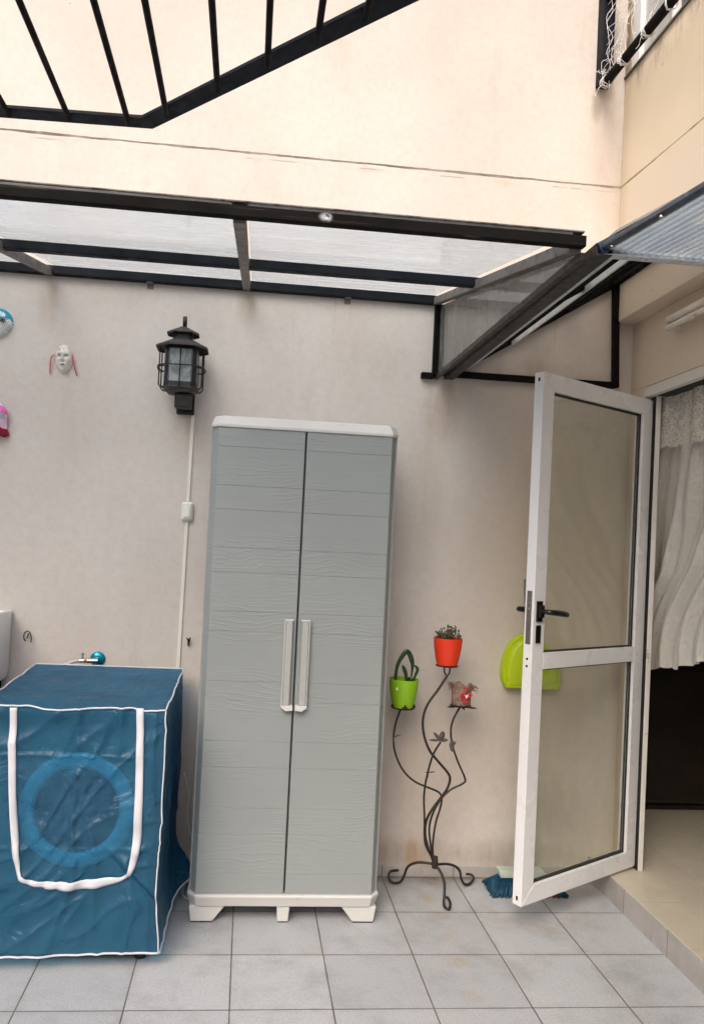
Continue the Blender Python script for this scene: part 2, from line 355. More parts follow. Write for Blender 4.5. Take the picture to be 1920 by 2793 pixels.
def canopy_mat(name, tr_c, df_c, base_f, streak, axis):
    """translucent roof sheet: part clear, part milky, dirt streaks of its own"""
    t = NT(name)
    tr = t.new('ShaderNodeBsdfTransparent'); tr.inputs[0].default_value = tr_c + (1,)
    n1 = t.noise(7, 5, .6, axis); n2 = t.noise(34, 4, .65, axis, (2, 1, 0))
    col = t.mix(t.rng(n1, .42, .66, 0, 1), df_c, tuple(min(1, k * 1.08) for k in df_c))
    col = t.mix(t.rng(n2, .58, .72, 0, streak), col, (.36, .32, .27))
    tl = t.new('ShaderNodeBsdfTranslucent'); t.L(col, tl.inputs[0])
    df = t.new('ShaderNodeBsdfDiffuse'); t.L(col, df.inputs[0])
    md = t.new('ShaderNodeMixShader'); md.inputs[0].default_value = .25; t.L(tl.outputs[0], md.inputs[1]); t.L(df.outputs[0], md.inputs[2])
    mx = t.new('ShaderNodeMixShader'); t.L(t.rng(n1, .3, .7, base_f - .12, base_f + .12), mx.inputs[0]); t.L(tr.outputs[0], mx.inputs[1]); t.L(md.outputs[0], mx.inputs[2])
    gl = t.new('ShaderNodeBsdfGlossy'); gl.inputs['Roughness'].default_value = .12
    m2 = t.new('ShaderNodeMixShader'); t.L(t.facing(.03, .45), m2.inputs[0]); t.L(mx.outputs[0], m2.inputs[1]); t.L(gl.outputs[0], m2.inputs[2])
    t.L(m2.outputs[0], t.out.inputs[0]); t.n.remove(t.p); return t.m
M['canopy'] = canopy_mat('milky_canopy_sheet', (.91, .96, 1.0), (.74, .79, .84), .30, .9, (.35, 2.2, 1))
M['awning'] = canopy_mat('dirty_awning_sheet', (.8, .8, .8), (.6, .6, .58), .6, .6, (1, .3, 1))
def poly_mat():
    t = NT('fluted_polycarbonate'); x, y, z = t.xyz()
    w = t.math('PINGPONG', t.math('DIVIDE', x, .0095), 1.0)
    tr = t.new('ShaderNodeBsdfTransparent'); t.L(t.mix(w, (.34, .40, .47), (.93, .96, .98)), tr.inputs[0])
    tl = t.new('ShaderNodeBsdfTranslucent'); t.L(t.mix(t.rng(t.noise(20, 4, .6, (1, .3, 1)), .45, .7), (.48, .54, .60), (.66, .68, .68)), tl.inputs[0])
    mx = t.new('ShaderNodeMixShader'); t.L(t.rng(w, 0, 1, .55, .30), mx.inputs[0]); t.L(tr.outputs[0], mx.inputs[1]); t.L(tl.outputs[0], mx.inputs[2])
    gl = t.new('ShaderNodeBsdfGlossy'); gl.inputs['Roughness'].default_value = .15
    m2 = t.new('ShaderNodeMixShader'); m2.inputs[0].default_value = .08; t.L(mx.outputs[0], m2.inputs[1]); t.L(gl.outputs[0], m2.inputs[2])
    t.L(m2.outputs[0], t.out.inputs[0]); t.n.remove(t.p); return t.m
M['poly'] = poly_mat()
M['alu_profile'] = simple('aluminium_profile', (.62, .66, .70), .35, .4, .08, 20, dirt=(.4, .38, .36), dscale=30, dth=.62)
def cover_mat():
    t = NT('blue_vinyl_cover')
    c = t.mix(t.rng(t.noise(3, 4), .3, .7), (.030, .135, .25), (.050, .19, .33))
    t.base(c); t.rough(t.rng(t.noise(12, 3), .3, .7, .30, .46)); t.p.inputs['Specular IOR Level'].default_value = .6
    rd = t.math('SUBTRACT', 1, t.math('MULTIPLY', t.math('ABSOLUTE', t.math('SUBTRACT', t.noise(3.6, 2, .5, (1, 1, .8), (2, 0, 5), dist=.8), .5)), 8), clamp=True)
    b = t.bump(t.math('POWER', rd, 2), .18, .010)
    b = t.bump(t.noise(5, 4, .6, (1, 1, 1), dist=1.2), .6, .045, b)
    b = t.bump(t.noise(22, 4, .6, (1, 1, .6), dist=.8), .25, .010, b); t.normal(b)
    tr = t.new('ShaderNodeBsdfTransparent'); tr.inputs[0].default_value = (.15, .52, .74, 1)
    mx = t.new('ShaderNodeMixShader'); mx.inputs[0].default_value = .58
    t.L(t.p.outputs[0], mx.inputs[1]); t.L(tr.outputs[0], mx.inputs[2]); t.L(mx.outputs[0], t.out.inputs[0]); return t.m
M['cover'] = cover_mat()
M['tape'] = simple('white_woven_tape', (.66, .68, .74), .75, 0, .05, 20, .4, 600)
M['washer'] = simple('white_enamel', (.72, .72, .72), .3, 0, .02)
M['washer_dark'] = simple('dark_door_glass', (.004, .008, .040), .12)
M['dark_blue_cloth'] = simple('dark_navy_vinyl', (.01, .035, .07), .5)
def cab_mat(name, col):
    t = NT(name)
    c = t.mix(t.rng(t.noise(1.4, 3), .3, .7), tuple(k * .95 for k in col), tuple(k * 1.04 for k in col))
    d = t.noise(2.2, 2, .5, (1.2, 1, 2.2), dist=.4)
    # long wood grain: stretched bands warped by slow noise
    x, y, z = t.xyz()
    ph = t.math('MULTIPLY_ADD', z, 420, t.math('MULTIPLY', t.noise(2.0, 3, .5, (1.3, .01, 2.4)), 62))
    w = t.math('SINE', ph); g = t.rng(w, .60, 1.0)
    msk = t.rng(t.noise(1.8, 3, .6, (1.2, .01, 3), (7, 0, 2)), .42, .62)
    fine = t.noise(60, 3, .6, (.06, .1, 1.6))
    h = t.math('ADD', t.math('MULTIPLY', t.math('MULTIPLY', g, msk), .9), t.math('MULTIPLY', fine, .6))
    c = t.mix(t.rng(fine, .5, .75, 0, .10), c, tuple(k * .7 for k in col))
    t.base(c); t.rough(.42); t.p.inputs['Specular IOR Level'].default_value = .45
    t.normal(t.bump(h, .60, .0013)); return t.m
M['cab'] = cab_mat('grey_embossed_plastic', (.285, .312, .315)); M['cabside'] = cab_mat('grey_embossed_side', (.27, .29, .285))
M['grip'] = simple('mid_grey_plastic', (.38, .395, .39), .4, 0, .04)
def lace_mat(name, holes, scale):
    t = NT(name); n = t.new('ShaderNodeTexVoronoi', feature='DISTANCE_TO_EDGE'); t.L(t.vec((.2, 1, 1)), n.inputs['Vector']); n.inputs['Scale'].default_value = scale
    flo = t.rng(t.noise(26, 4, .6, dist=1.0), .50, .53)          # embroidered flowers: dense
    op = t.math('MAXIMUM', t.rng(n.outputs['Distance'], .16, .06), flo); op = t.math('MAXIMUM', op, 1 - holes)
    df = t.new('ShaderNodeBsdfDiffuse'); df.inputs[0].default_value = (.90, .87, .80, 1); tl = t.new('ShaderNodeBsdfTranslucent'); tl.inputs[0].default_value = (.8, .78, .72, 1)
    m1 = t.new('ShaderNodeMixShader'); m1.inputs[0].default_value = .3; t.L(df.outputs[0], m1.inputs[1]); t.L(tl.outputs[0], m1.inputs[2])
    nn = t.bump(flo, .6, .004); t.L(nn, df.inputs['Normal'])
    tr = t.new('ShaderNodeBsdfTransparent'); mx = t.new('ShaderNodeMixShader'); t.L(op, mx.inputs[0]); t.L(tr.outputs[0], mx.inputs[1]); t.L(m1.outputs[0], mx.inputs[2])
    t.L(mx.outputs[0], t.out.inputs[0]); t.n.remove(t.p); return t.m
M['lace'] = lace_mat('white_lace', .40, 75); M['voile'] = lace_mat('white_voile', .05, 300)
M['iwall'] = simple('olive_indoor_wall', (.50, .46, .30), .85, 0, .08)
M['sofa'] = simple('dark_brown_leather', (.020, .013, .010), .4, 0, .4, 6, .6, 40)

def beam_mat():
    t = NT('scratched_black_steel'); c = t.mix(t.rng(t.noise(10, 4), .3, .7), (.004, .0035, .0035), (.009, .008, .0075))
    c = t.mix(t.rng(t.noise(9, 5, .7, (.35, 1, 9), (1, 0, 0)), .60, .74, 0, .55), c, (.16, .13, .11))
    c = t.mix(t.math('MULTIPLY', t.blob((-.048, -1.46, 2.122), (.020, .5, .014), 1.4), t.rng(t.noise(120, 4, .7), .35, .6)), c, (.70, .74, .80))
    t.base(c); t.rough(.75); t.p.inputs['Specular IOR Level'].default_value = .1; t.normal(t.bump(t.noise(60, 4), .3, .001)); return t.m
M['beam'] = beam_mat()
M['flash'] = simple('weathered_flashing', (.16, .145, .13), .7, 0, .3, 30, dirt=(.03, .025, .02), dscale=22, dth=.50)
M['bluesteel'] = simple('weathered_blue_steel', (.030, .055, .095), .38, 0, .35, 14, .3, 60, dirt=(.16, .20, .26), dscale=26, dth=.60)
M['dimmed_enamel'] = simple('dimmed_enamel', (.26, .26, .23), .4, 0, .05)  # washer enamel darkened to imitate the dimmer vinyl around the door ring
M['gutter'] = simple('brownish_grey_gutter', (.026, .023, .021), .55, 0, .3, 14, .3, 60, dirt=(.012, .010, .009), dscale=24, dth=.55)
M['bounce_wall'] = simple('white_bounce_paint', (.78, .76, .73), .85, 0, .04, 2)  # white for the added walls, bounces light onto the lower back wall
RODS = [-1.465, -1.295, -1.125, -0.955, -0.779, -0.605, -0.487, -0.334, -0.202, -0.084, 0.019, 0.149, 0.279]
DATA = {'leg_l':[[0.605,-0.2,0.131],[0.58,-0.185,0.131],[0.54,-0.162,0.123],[0.511,-0.142,0.098],[0.501,-0.122,0.052],[0.492,-0.109,0.025],[0.474,-0.098,0.014],[0.456,-0.087,0.016],[0.448,-0.076,0.032],[0.458,-0.065,0.047],[0.492,-0.05,0.045]],'leg_r':[[0.605,-0.2,0.131],[0.658,-0.175,0.124],[0.698,-0.155,0.108],[0.724,-0.139,0.082],[0.737,-0.121,0.043],[0.757,-0.107,0.015],[0.784,-0.094,0.014],[0.801,-0.081,0.029],[0.793,-0.071,0.039],[0.775,-0.06,0.037]],'leg_f':[[0.605,-0.2,0.131],[0.624,-0.218,0.111],[0.635,-0.238,0.081],[0.632,-0.26,0.047],[0.626,-0.282,0.014],[0.631,-0.297,-0.007],[0.641,-0.304,0.005],[0.641,-0.315,0.032],[0.63,-0.326,0.055],[0.622,-0.33,0.062]],'stem_flower':[[0.602,-0.2,0.134],[0.588,-0.203,0.165],[0.562,-0.208,0.211],[0.554,-0.213,0.257],[0.551,-0.218,0.314],[0.543,-0.226,0.394],[0.544,-0.232,0.451],[0.553,-0.238,0.514],[0.568,-0.244,0.576],[0.593,-0.25,0.625]],'stem_green':[[0.602,-0.2,0.134],[0.594,-0.198,0.191],[0.596,-0.197,0.246],[0.604,-0.195,0.302],[0.618,-0.194,0.351],[0.622,-0.193,0.39],[0.608,-0.192,0.413],[0.565,-0.19,0.43],[0.513,-0.189,0.451],[0.466,-0.187,0.491],[0.433,-0.185,0.551],[0.42,-0.184,0.612],[0.427,-0.182,0.679],[0.444,-0.18,0.732]],'stem_red':[[0.602,-0.2,0.134],[0.573,-0.2,0.203],[0.56,-0.2,0.253],[0.563,-0.2,0.303],[0.584,-0.2,0.347],[0.616,-0.2,0.392],[0.642,-0.2,0.432],[0.65,-0.2,0.471],[0.634,-0.2,0.499],[0.598,-0.2,0.537],[0.561,-0.2,0.581],[0.537,-0.2,0.641],[0.531,-0.2,0.703],[0.547,-0.2,0.759],[0.585,-0.2,0.816],[0.619,-0.2,0.872]],'fork_a':[[0.619,-0.2,0.872],[0.609,-0.2,0.887],[0.606,-0.2,0.916]],'fork_b':[[0.619,-0.2,0.872],[0.629,-0.2,0.887],[0.629,-0.2,0.917]],'stem_small':[[0.602,-0.2,0.134],[0.584,-0.202,0.209],[0.575,-0.204,0.277],[0.586,-0.206,0.333],[0.614,-0.208,0.389],[0.652,-0.209,0.428],[0.701,-0.211,0.455],[0.707,-0.211,0.475],[0.674,-0.214,0.542],[0.648,-0.216,0.609],[0.64,-0.217,0.665],[0.649,-0.219,0.71],[0.671,-0.22,0.755]],'pot_red':[0.617,-0.2,0.915],'pot_red_top':[0.618,-0.2,1.02],'pot_green':[0.447,-0.18,0.738],'pot_green_top':[0.452,-0.18,0.853],'pot_small':[0.674,-0.22,0.761],'pot_small_top':[0.676,-0.22,0.842],'bird':[0.597,-0.25,0.644],'twig_g':[0.417,-0.2,0.627],'twig_f':[0.556,-0.22,0.497],'leaf_big':[[0.416,-0.18,0.843],[0.422,-0.18,0.902],[0.44,-0.18,0.942],[0.459,-0.18,0.961],[0.475,-0.18,0.938],[0.483,-0.18,0.904],[0.48,-0.18,0.859]],'leaf_b':[[0.458,-0.2,0.845],[0.452,-0.2,0.879],[0.439,-0.2,0.909]],'leaf_c':[[0.487,-0.17,0.841],[0.5,-0.17,0.869],[0.506,-0.17,0.892],[0.493,-0.17,0.906]],'pan':[[0.917,-0.02,0.804],[0.902,-0.02,0.839],[0.899,-0.02,0.881],[0.908,-0.02,0.935],[0.927,-0.02,0.984],[0.957,-0.02,1.015],[0.99,-0.02,1.031],[1.037,-0.02,1.027],[1.078,-0.02,1.001],[1.111,-0.02,0.963],[1.138,-0.02,0.913],[1.155,-0.02,0.865],[1.157,-0.02,0.838],[1.149,-0.02,0.802]],'strap_o':[[-0.903,-0.705,0.814],[-0.903,-0.705,0.731],[-0.901,-0.705,0.668],[-0.89,-0.705,0.541],[-0.877,-0.705,0.415],[-0.863,-0.705,0.339],[-0.843,-0.705,0.285],[-0.799,-0.705,0.263],[-0.73,-0.705,0.253],[-0.654,-0.705,0.251],[-0.579,-0.705,0.259],[-0.518,-0.705,0.284],[-0.489,-0.705,0.327],[-0.476,-0.705,0.394],[-0.475,-0.705,0.484],[-0.479,-0.705,0.613],[-0.482,-0.705,0.69],[-0.489,-0.705,0.822]],'strap_i':[[-0.878,-0.705,0.814],[-0.876,-0.705,0.732],[-0.873,-0.705,0.668],[-0.865,-0.705,0.541],[-0.851,-0.705,0.415],[-0.843,-0.705,0.352],[-0.835,-0.705,0.298],[-0.793,-0.705,0.282],[-0.731,-0.705,0.282],[-0.656,-0.705,0.285],[-0.581,-0.705,0.291],[-0.524,-0.705,0.294],[-0.51,-0.705,0.349],[-0.506,-0.705,0.42],[-0.506,-0.705,0.516],[-0.509,-0.705,0.645],[-0.511,-0.705,0.709],[-0.517,-0.705,0.822]],'cover_seam':[[-0.425,-0.69,0.805],[-0.437,-0.69,0.791],[-0.428,-0.69,0.74],[-0.417,-0.69,0.642],[-0.407,-0.69,0.545],[-0.405,-0.69,0.448],[-0.402,-0.69,0.383],[-0.405,-0.69,0.286],[-0.409,-0.69,0.247],[-0.411,-0.69,0.189],[-0.404,-0.69,0.092],[-0.406,-0.69,0.06]],'cover_hem':[[-0.896,-0.69,0.05],[-0.847,-0.69,0.048],[-0.773,-0.69,0.06],[-0.647,-0.69,0.063],[-0.521,-0.69,0.063],[-0.431,-0.69,0.052],[-0.406,-0.69,0.06]],'cover_topseam':[[-0.935,-0.7,0.812],[-0.905,-0.7,0.816],[-0.842,-0.7,0.811],[-0.673,-0.7,0.81],[-0.559,-0.7,0.821],[-0.496,-0.7,0.828],[-0.412,-0.7,0.822]]}
# ------------------------------------------------------------------ setting
o = MB().box(-6, 1.32, -8, 0.0, -.1, 0).build('floor', M['floor']); tag(o, 'pale grey speckled floor tiles of the patio', kind='structure')
o = MB().box(1.3242, 6.2, -8, 4.0, -.1, .096).build('indoor_floor', M['ifloor'], bevel=.002); tag(o, 'raised cream tiled indoor floor beyond the door', kind='structure')
o = MB().box(1.3202, 1.3240, -8, -.002, .0, .0935).build('step', M['riser']); tag(o, 'grey tiled face of the low step up to the door', kind='structure')

cw = empty('courtyard_wall', (0, .1, 0), 'tall pinkish plastered wall stained with rust, behind the grey cabinet', 'wall')
MB().box(-6, 1.46, 0, .16, 0, 5.6).build('wall', M['wall'], cw)
MB().box(-6, 1.318, -.006, .0, .001, .0455).build('skirting', M['skirt'], cw, bevel=.0015)
lw = empty('added_side_wall', (-3.4, -3, 0), 'plain white wall added unseen on the left to shade and bounce light', 'wall')  # added wall out of view, there to shape the patio light
MB().box(-3.55, -3.4, -5.8, -.001, 0, 3.2).build('wall', M['bounce_wall'], lw)
rw = empty('added_rear_wall', (0, -5.9, 0), 'plain white wall added unseen behind the camera to shade and bounce light', 'wall')  # also added out of view, to shade and bounce light from behind
MB().box(-3.4, 1.343, -6.05, -5.9, 0, 2.6).build('wall', M['bounce_wall'], rw)

# ------------------------------------------------------------------ house on the right
H = empty('house', (1.6, -3, 0), 'cream plastered house on the right with an overhanging upper storey', 'house')
MB().box(1.343, 1.50, -5.8, -.001, 2.385, 3.458).build('upper_wall', M['house'], H, bevel=.004)
m_ = MB(); m_.box(1.428, 1.50, -5.8, -.001, 2.092, 2.3849); m_.box(1.428, 1.50, -.118, -.001, .096, 2.0919); m_.box(1.428, 1.50, -5.8, -2.35, .096, 2.0919)
m_.build('ground_floor_wall', M['house'], H, bevel=.003)
MB().box(1.343, 1.50, -.033, -.001, 3.4582, 5.4).build('window_pier', M['house'], H)
# upper window
wf = empty('window', (1.38, -.8, 3.4585)); wf.parent = H; wf.location = Vector((1.38, -.8, 3.4585)) - H.location
for bx in ((1.352, 1.40, -.105, -.034, 3.4585, 5.2), (1.356, 1.40, -.370, -.350, 3.4585, 5.2), (1.36, 1.40, -.52, -.375, 3.4585, 3.4995), (1.352, 1.40, -1.6, -1.5505, 3.4585, 5.2)):
    MB().box(*bx).build('frame', M['white_alu'], wf, bevel=.003)
MB().box(1.372, 1.378, -.349, -.106, 3.459, 5.19).build('pane', simple('dull_window_panel', (.50, .50, .50), .3, 0, .1, 3), wf)
MB().box(1.384, 1.39, -1.55, -.371, 3.459, 5.19).build('pane', simple('dark_window_glass', (.05, .05, .055), .1), wf)
MB().box(1.372, 1.402, -.54, -.42, 3.50, 5.18).build('shutter', M['grey_paint'], wf)
MB().box(1.337, 1.36, -5.7, -.002, 3.4583, 3.466).build('window_sill', M['grey_paint'], H)
# door frame
df_ = MB(); df_.box(1.462, 1.482, -.160, -.1185, .0965, 2.050); df_.box(1.432, 1.520, -2.35, -.1185, 2.0505, 2.0915)
dframe = df_.build('door_frame', M['white_edge'], H, bevel=.002)
MB().box(1.459, 1.4618, -.156, -.122, .0965, 2.048).build('seal', M['rubber'], dframe)
MB().box(1.46, 1.515, -2.3, -.165, 2.0475, 2.0504).build('seal', M['rubber'], dframe)
# two white pipes out of the house wall
pm = MB()
pm.tube([(1.45, -.372, 2.305), (1.40, -.376, 2.305), (1.39, -.42, 2.305), (1.39, -1.2, 2.30), (1.39, -3, 2.29)], .0145, 14, 4)
pm.build('pipe', M['pipe_white'], H, smooth=True)
pm = MB(); pm.tube([(1.45, -.372, 2.272), (1.395, -.376, 2.272), (1.385, -.42, 2.272), (1.385, -1.2, 2.268), (1.385, -3, 2.258)], .010, 12, 4)
for yy in (-.52, -.80, -1.2): pm.lathe([(.0125, -.008), (.0125, .008)], (1.385, yy, 2.271), 12, 'y')
pm.build('pipe', M['pipe_white'], H, smooth=True, auto=40)
# indoor shell
iw = MB(); iw.box(1.4602, 6, 2.7, 2.8, .096, 2.9); iw.box(6, 6.1, -5.8, 2.7, .096, 2.9); iw.box(1.4602, 1.4998, -.0005, 2.7, .096, 2.6)
iw.box(1.5, 6.0, -5.9, -5.8, .096, 2.9); iw.box(1.4602, 6, -5.8, 2.7, 2.6, 2.7)
iw.build('indoor_wall', M['iwall'], H)

# door leaf: open, hinged near the corner -----------------------------------------
A = Vector((.843, -.510, 0)); Hh = Vector((1.458, -.139, 0)); ud = (Hh - A).normalized(); nd = Vector((-ud.y, ud.x, 0)); LW = (Hh - A).length
ZB, ZT, TH = .109, 2.034, .040
def dp(s_, t_, z): return A + ud * s_ + nd * t_ + Vector((0, 0, z))
def dbox(mb, s0, s1, t0, t1, z0, z1):
    vs = [dp(a, b, c) for c in (z0, z1) for b in (t0, t1) for a in (s0, s1)]
    mb.add(vs, [(0, 2, 3, 1), (4, 5, 7, 6), (0, 1, 5, 4), (2, 6, 7, 3), (0, 4, 6, 2), (1, 3, 7, 5)])
SW = .066
def mitre(mb, z0, z1, up):      # rails with mitred joints at the outer corners
    a, b = (z0, z1) if up else (z1, z0)
dm = MB()
def quadbar(p):                  # p: four (s, z) corners, extruded over the thickness
    dm.prism([dp(s_, 0, z) for s_, z in p], nd * TH)
quadbar([(0, ZB), (SW, ZB + SW), (SW, ZT - SW), (0, ZT)])
quadbar([(LW, ZB), (LW, ZT), (LW - SW, ZT - SW), (LW - SW, ZB + SW)])
quadbar([(.0006, ZB), (LW - .0006, ZB), (LW - SW, ZB + SW - .0006), (SW, ZB + SW - .0006)])
quadbar([(.0006, ZT), (SW, ZT - SW + .0006), (LW - SW, ZT - SW + .0006), (LW - .0006, ZT)])
ZM0, ZM1 = .953, 1.013
quadbar([(SW + .0003, ZM0), (LW - SW - .0003, ZM0), (LW - SW - .0003, ZM1), (SW + .0003, ZM1)])
door = dm.build('door', M['white_alu'], H, bevel=.0022)
for z0, z1 in ((ZB + SW, ZM0), (ZM1, ZT - SW)):
    g = MB(); dbox(g, SW, LW - SW, .018, .022, z0, z1); g.build('glass_pane', M['glass'], door)
    g = MB(); e = .005
    for (a, b, c, d) in ((SW, SW + e, z0, z1), (LW - SW - e, LW - SW, z0, z1), (SW + e, LW - SW - e, z0, z0 + e), (SW + e, LW - SW - e, z1 - e, z1)):
        dbox(g, a, b, .012, .0175, c, d); dbox(g, a, b, .0225, .028, c, d)
    g.build('gasket', M['rubber'], door)
g = MB(); dbox(g, -.0018, .001, .009, .031, 1.045, 1.238); g.build('lock_plate', M['steel'], door, bevel=.001)
g = MB(); dbox(g, -.009, -.0018, .013, .027, 1.168, 1.180); dbox(g, -.005, -.0018, .014, .026, 1.192, 1.197); g.build('latch', M['chrome'], door, bevel=.001)
for z in (.992, .966):
    g = MB(); c_ = []; g.lathe([(.0045, 0), (.0045, .0012)], (0, 0, 0), 14)
    g.v = [tuple(A + nd * (.020 + p[0]) + Vector((0, 0, z + p[1])) - ud * p[2]) for p in g.v]; g.build('screw_hole', M['blackplastic'], door)
for z in (2.000, .128):
    g = MB(); dbox(g, -.0012, .0005, .015, .023, z, z + .014); g.build('screw_hole', M['blackplastic'], door)
# handle
ho = MB(); dbox(ho, .014, .042, -.007, -.0003, 1.128, 1.202); dbox(ho, .018, .039, -.018, -.007, 1.143, 1.188)
ho.tube([dp(.0285, -.012, 1.166), dp(.0285, -.040, 1.166), dp(.041, -.052, 1.165), dp(.066, -.055, 1.163), dp(.096, -.055, 1.160), dp(.119, -.053, 1.157), dp(.124, -.051, 1.157)], [.0095, .0095, .0105, .011, .011, .010, .006], 12, 4)
ho.build('handle', M['blackplastic'], door, smooth=True, auto=40)
ho = MB(); dbox(ho, .014, .042, TH + .0003, TH + .007, 1.128, 1.202)
ho.tube([dp(.0285, TH + .005, 1.166), dp(.0285, TH + .045, 1.166), dp(.040, TH + .056, 1.164), dp(.070, TH + .058, 1.162), dp(.11, TH + .058, 1.160)], .010, 12, 4)
ho.build('handle', M['blackplastic'], door, smooth=True, auto=40)
ho = MB(); dbox(ho, .014, .040, -.006, -.0003, 1.050, 1.115); ho.build('keyhole_cover', M['blackplastic'], door, bevel=.006, segs=3)
for z in (.33, 1.10, 1.86):
    hg = MB(); hg.tube([Hh + Vector((.010, -.004, z)), Hh + Vector((.010, -.004, z + .09))], .008, 12); hg.build('hinge', M['white_edge'], door, smooth=True, auto=40)

# ------------------------------------------------------------------ indoors: lace curtain, sofa
cu = empty('lace_curtain', (1.54, -.3, .88), 'white lace curtain with a gathered valance hanging inside the doorway', 'curtain')
def cur(uu, vv):          # uu along y, vv from top (0) to hem (1)
    z = 2.02 - vv * (2.02 - .90)
    lf = .012 - .055 * math.sin(math.pi * min(1, vv * 1.25)) + .045 * vv - .02 * G(vv, .62, .05)
    rt = -1.05 + .60 * sst(.2, 1, vv)
    y = lf + (rt - lf) * uu
    sh = uu * (13 - 5 * vv) + vv * 3.0
    x = 1.545 + .018 * math.sin(sh * 2.9 + 1.5 * nz(uu * 3, vv * 2)) + .008 * math.sin(sh * 6.3 + 2 + 2 * nz(uu * 2, vv * 3, 4)) + .015 * nz(uu * 4, vv * 3, 1)
    z += .022 * nz(uu * 9, 3) + (.10 * uu ** 1.5) * vv
    return (x, y, z)
MB().grid(cur, 160, 90).build('drape', M['voile'], cu, smooth=True)
def val(uu, vv):
    y = .035 - uu * 1.35; z = 2.085 - vv * (.245 + .012 * abs(math.sin(uu * 60)) + .012 * nz(uu * 9, 1))
    ph = uu * 34 + 1.2 * nz(uu * 7, 5)
    return (1.512 + (.006 + .009 * vv) * math.sin(ph) + .006 * math.sin(ph * 2.3 + vv), y, z)
MB().grid(val, 260, 24).build('valance', M['lace'], cu, smooth=True)
MB().tube([(1.53, .045, 2.085), (1.53, -1.4, 2.085)], .006, 10).build('curtain_rod', M['white_plastic'], cu, smooth=True, auto=40)
sf = empty('sofa', (2.6, 1.0, .096), 'dark brown leather sofa in the unlit room past the curtain', 'sofa')
q = MB(); q.box(1.78, 3.8, .62, 1.42, .12, .42); q.build('seat', M['sofa'], sf, bevel=.04, segs=4)
q = MB(); q.box(1.78, 3.8, .56, .80, .125, .86); q.build('backrest', M['sofa'], sf, bevel=.05, segs=4)
q = MB(); q.box(1.56, 1.775, .57, 1.45, .12, .74); q.build('armrest', M['sofa'], sf, bevel=.05, segs=4)
q = MB(); q.box(1.62, 3.7, .60, 1.38, .0965, .1195); q.build('base', M['sofa'], sf)
cs = MB(); cs.box(2.08, 2.5, .50, .76, .862, .90); tag(cs.build('cushion', M['sofa'], bevel=.018, segs=3), 'dark flat cushion lying on top of the leather sofa back', 'cushion')

# ------------------------------------------------------------------ canopy along the wall
CZ, CS = 2.432, .222                      # underside height at the wall, fall per metre
def cz(y): return CZ + CS * y
K = empty('glass_canopy', (0, 0, 2.43), 'long black framed canopy of milky sheets fixed across the back wall', 'canopy')
YF = -1.45
q = MB(); q.box(-4.5, .572, YF - .012, YF + .012, cz(YF) - .004, cz(YF) + .022); q.build('front_beam', M['beam'], K, bevel=.002)
q = MB(); q.box(-4.5, .566, YF - .014, YF + .016, cz(YF) + .0285, cz(YF) + .0315); q.build('flashing', M['flash'], K)
q = MB(); q.box(-4.5, .548, -.035, -.001, CZ - .030, CZ + .004); q.build('wall_beam', M['navy'], K, bevel=.002)
q = MB(); q.box(-4.5, .560, -.640, -.608, cz(-.62) - .016, cz(-.62) + .014); q.build('middle_beam', M['navy'], K, bevel=.002)
for xc in (-.247, -1.04, -1.85, -2.65, -3.45):
    q = MB(); q.bar((xc, -.002, CZ - .014), (xc, YF + .0125, cz(YF) + .004), .030, .028); q.build('rafter', M['grey_paint'], K, bevel=.002)
q = MB(); q.bar((.550, -.002, CZ - .012), (.556, YF + .0125, cz(YF) + .004), .030, .030); q.build('rafter', M['grey_paint'], K, bevel=.002)
for a, b in ((-4.5, -3.47), (-3.43, -2.67), (-2.63, -1.87), (-1.83, -1.058), (-1.022, -.265), (-.229, .537)):
    q = MB(); q.add([(a, -.001, CZ + .012), (b, -.001, CZ + .012), (b, YF - .011, cz(YF) + .0225), (a, YF - .011, cz(YF) + .0225),
                     (a, -.001, CZ + .017), (b, -.001, CZ + .017), (b, YF - .011, cz(YF) + .0275), (a, YF - .011, cz(YF) + .0275)],
                    [(0, 1, 2, 3), (7, 6, 5, 4), (0, 4, 5, 1), (1, 5, 6, 2), (2, 6, 7, 3), (3, 7, 4, 0)]); q.build('roof_sheet', M['canopy'], K)
for xb in (-.639, .174, -1.5):
    q = MB(); q.box(xb - .013, xb + .013, -.004, -.0005, CZ - .052, CZ - .0305); q.box(xb - .013, xb + .013, -.03, -.0042, CZ - .0345, CZ - .0305)
    q.build('bracket', M['grey_paint'], K, bevel=.001)
    b_ = MB(); b_.lathe([(.004, 0), (.004, .003)], (xb, -.004, CZ - .042), 10, 'y'); 
# closed end of the canopy
q = MB(); q.bar((.560, -.022, 2.100), (.560, -.022, CZ - .032), .030, .030, (0, 1, 0)); q.build('end_post', M['black'], K, bevel=.002)
q = MB(); q.bar((.592, -.022, 2.105), (.592, -.022, CZ - .040), .018, .022, (0, 1, 0)); q.build('end_post', M['brownblack'], K, bevel=.002)
q = MB(); q.bar((.566, -.001, 2.098), (.576, YF + .02, 2.094), .016, .020); q.build('end_rail', M['gutter'], K, bevel=.002)
q = MB(); q.prism([(.566, -.040, 2.114), (.566, -.040, CZ - .038), (.572, YF + .03, cz(YF) + .012), (.572, YF + .03, 2.104)], (.004, 0, 0)); q.build('end_pane', M['glass_dark'], K)
q = MB(); q.tube([(.39, -.001, 0), (.39, 0, 0)], .001, 4) if False else None
q = MB(); q.box(.500, .552, -.03, -.001, 2.088, 2.112); q.build('end_bracket', M['brownblack'], K, bevel=.002)

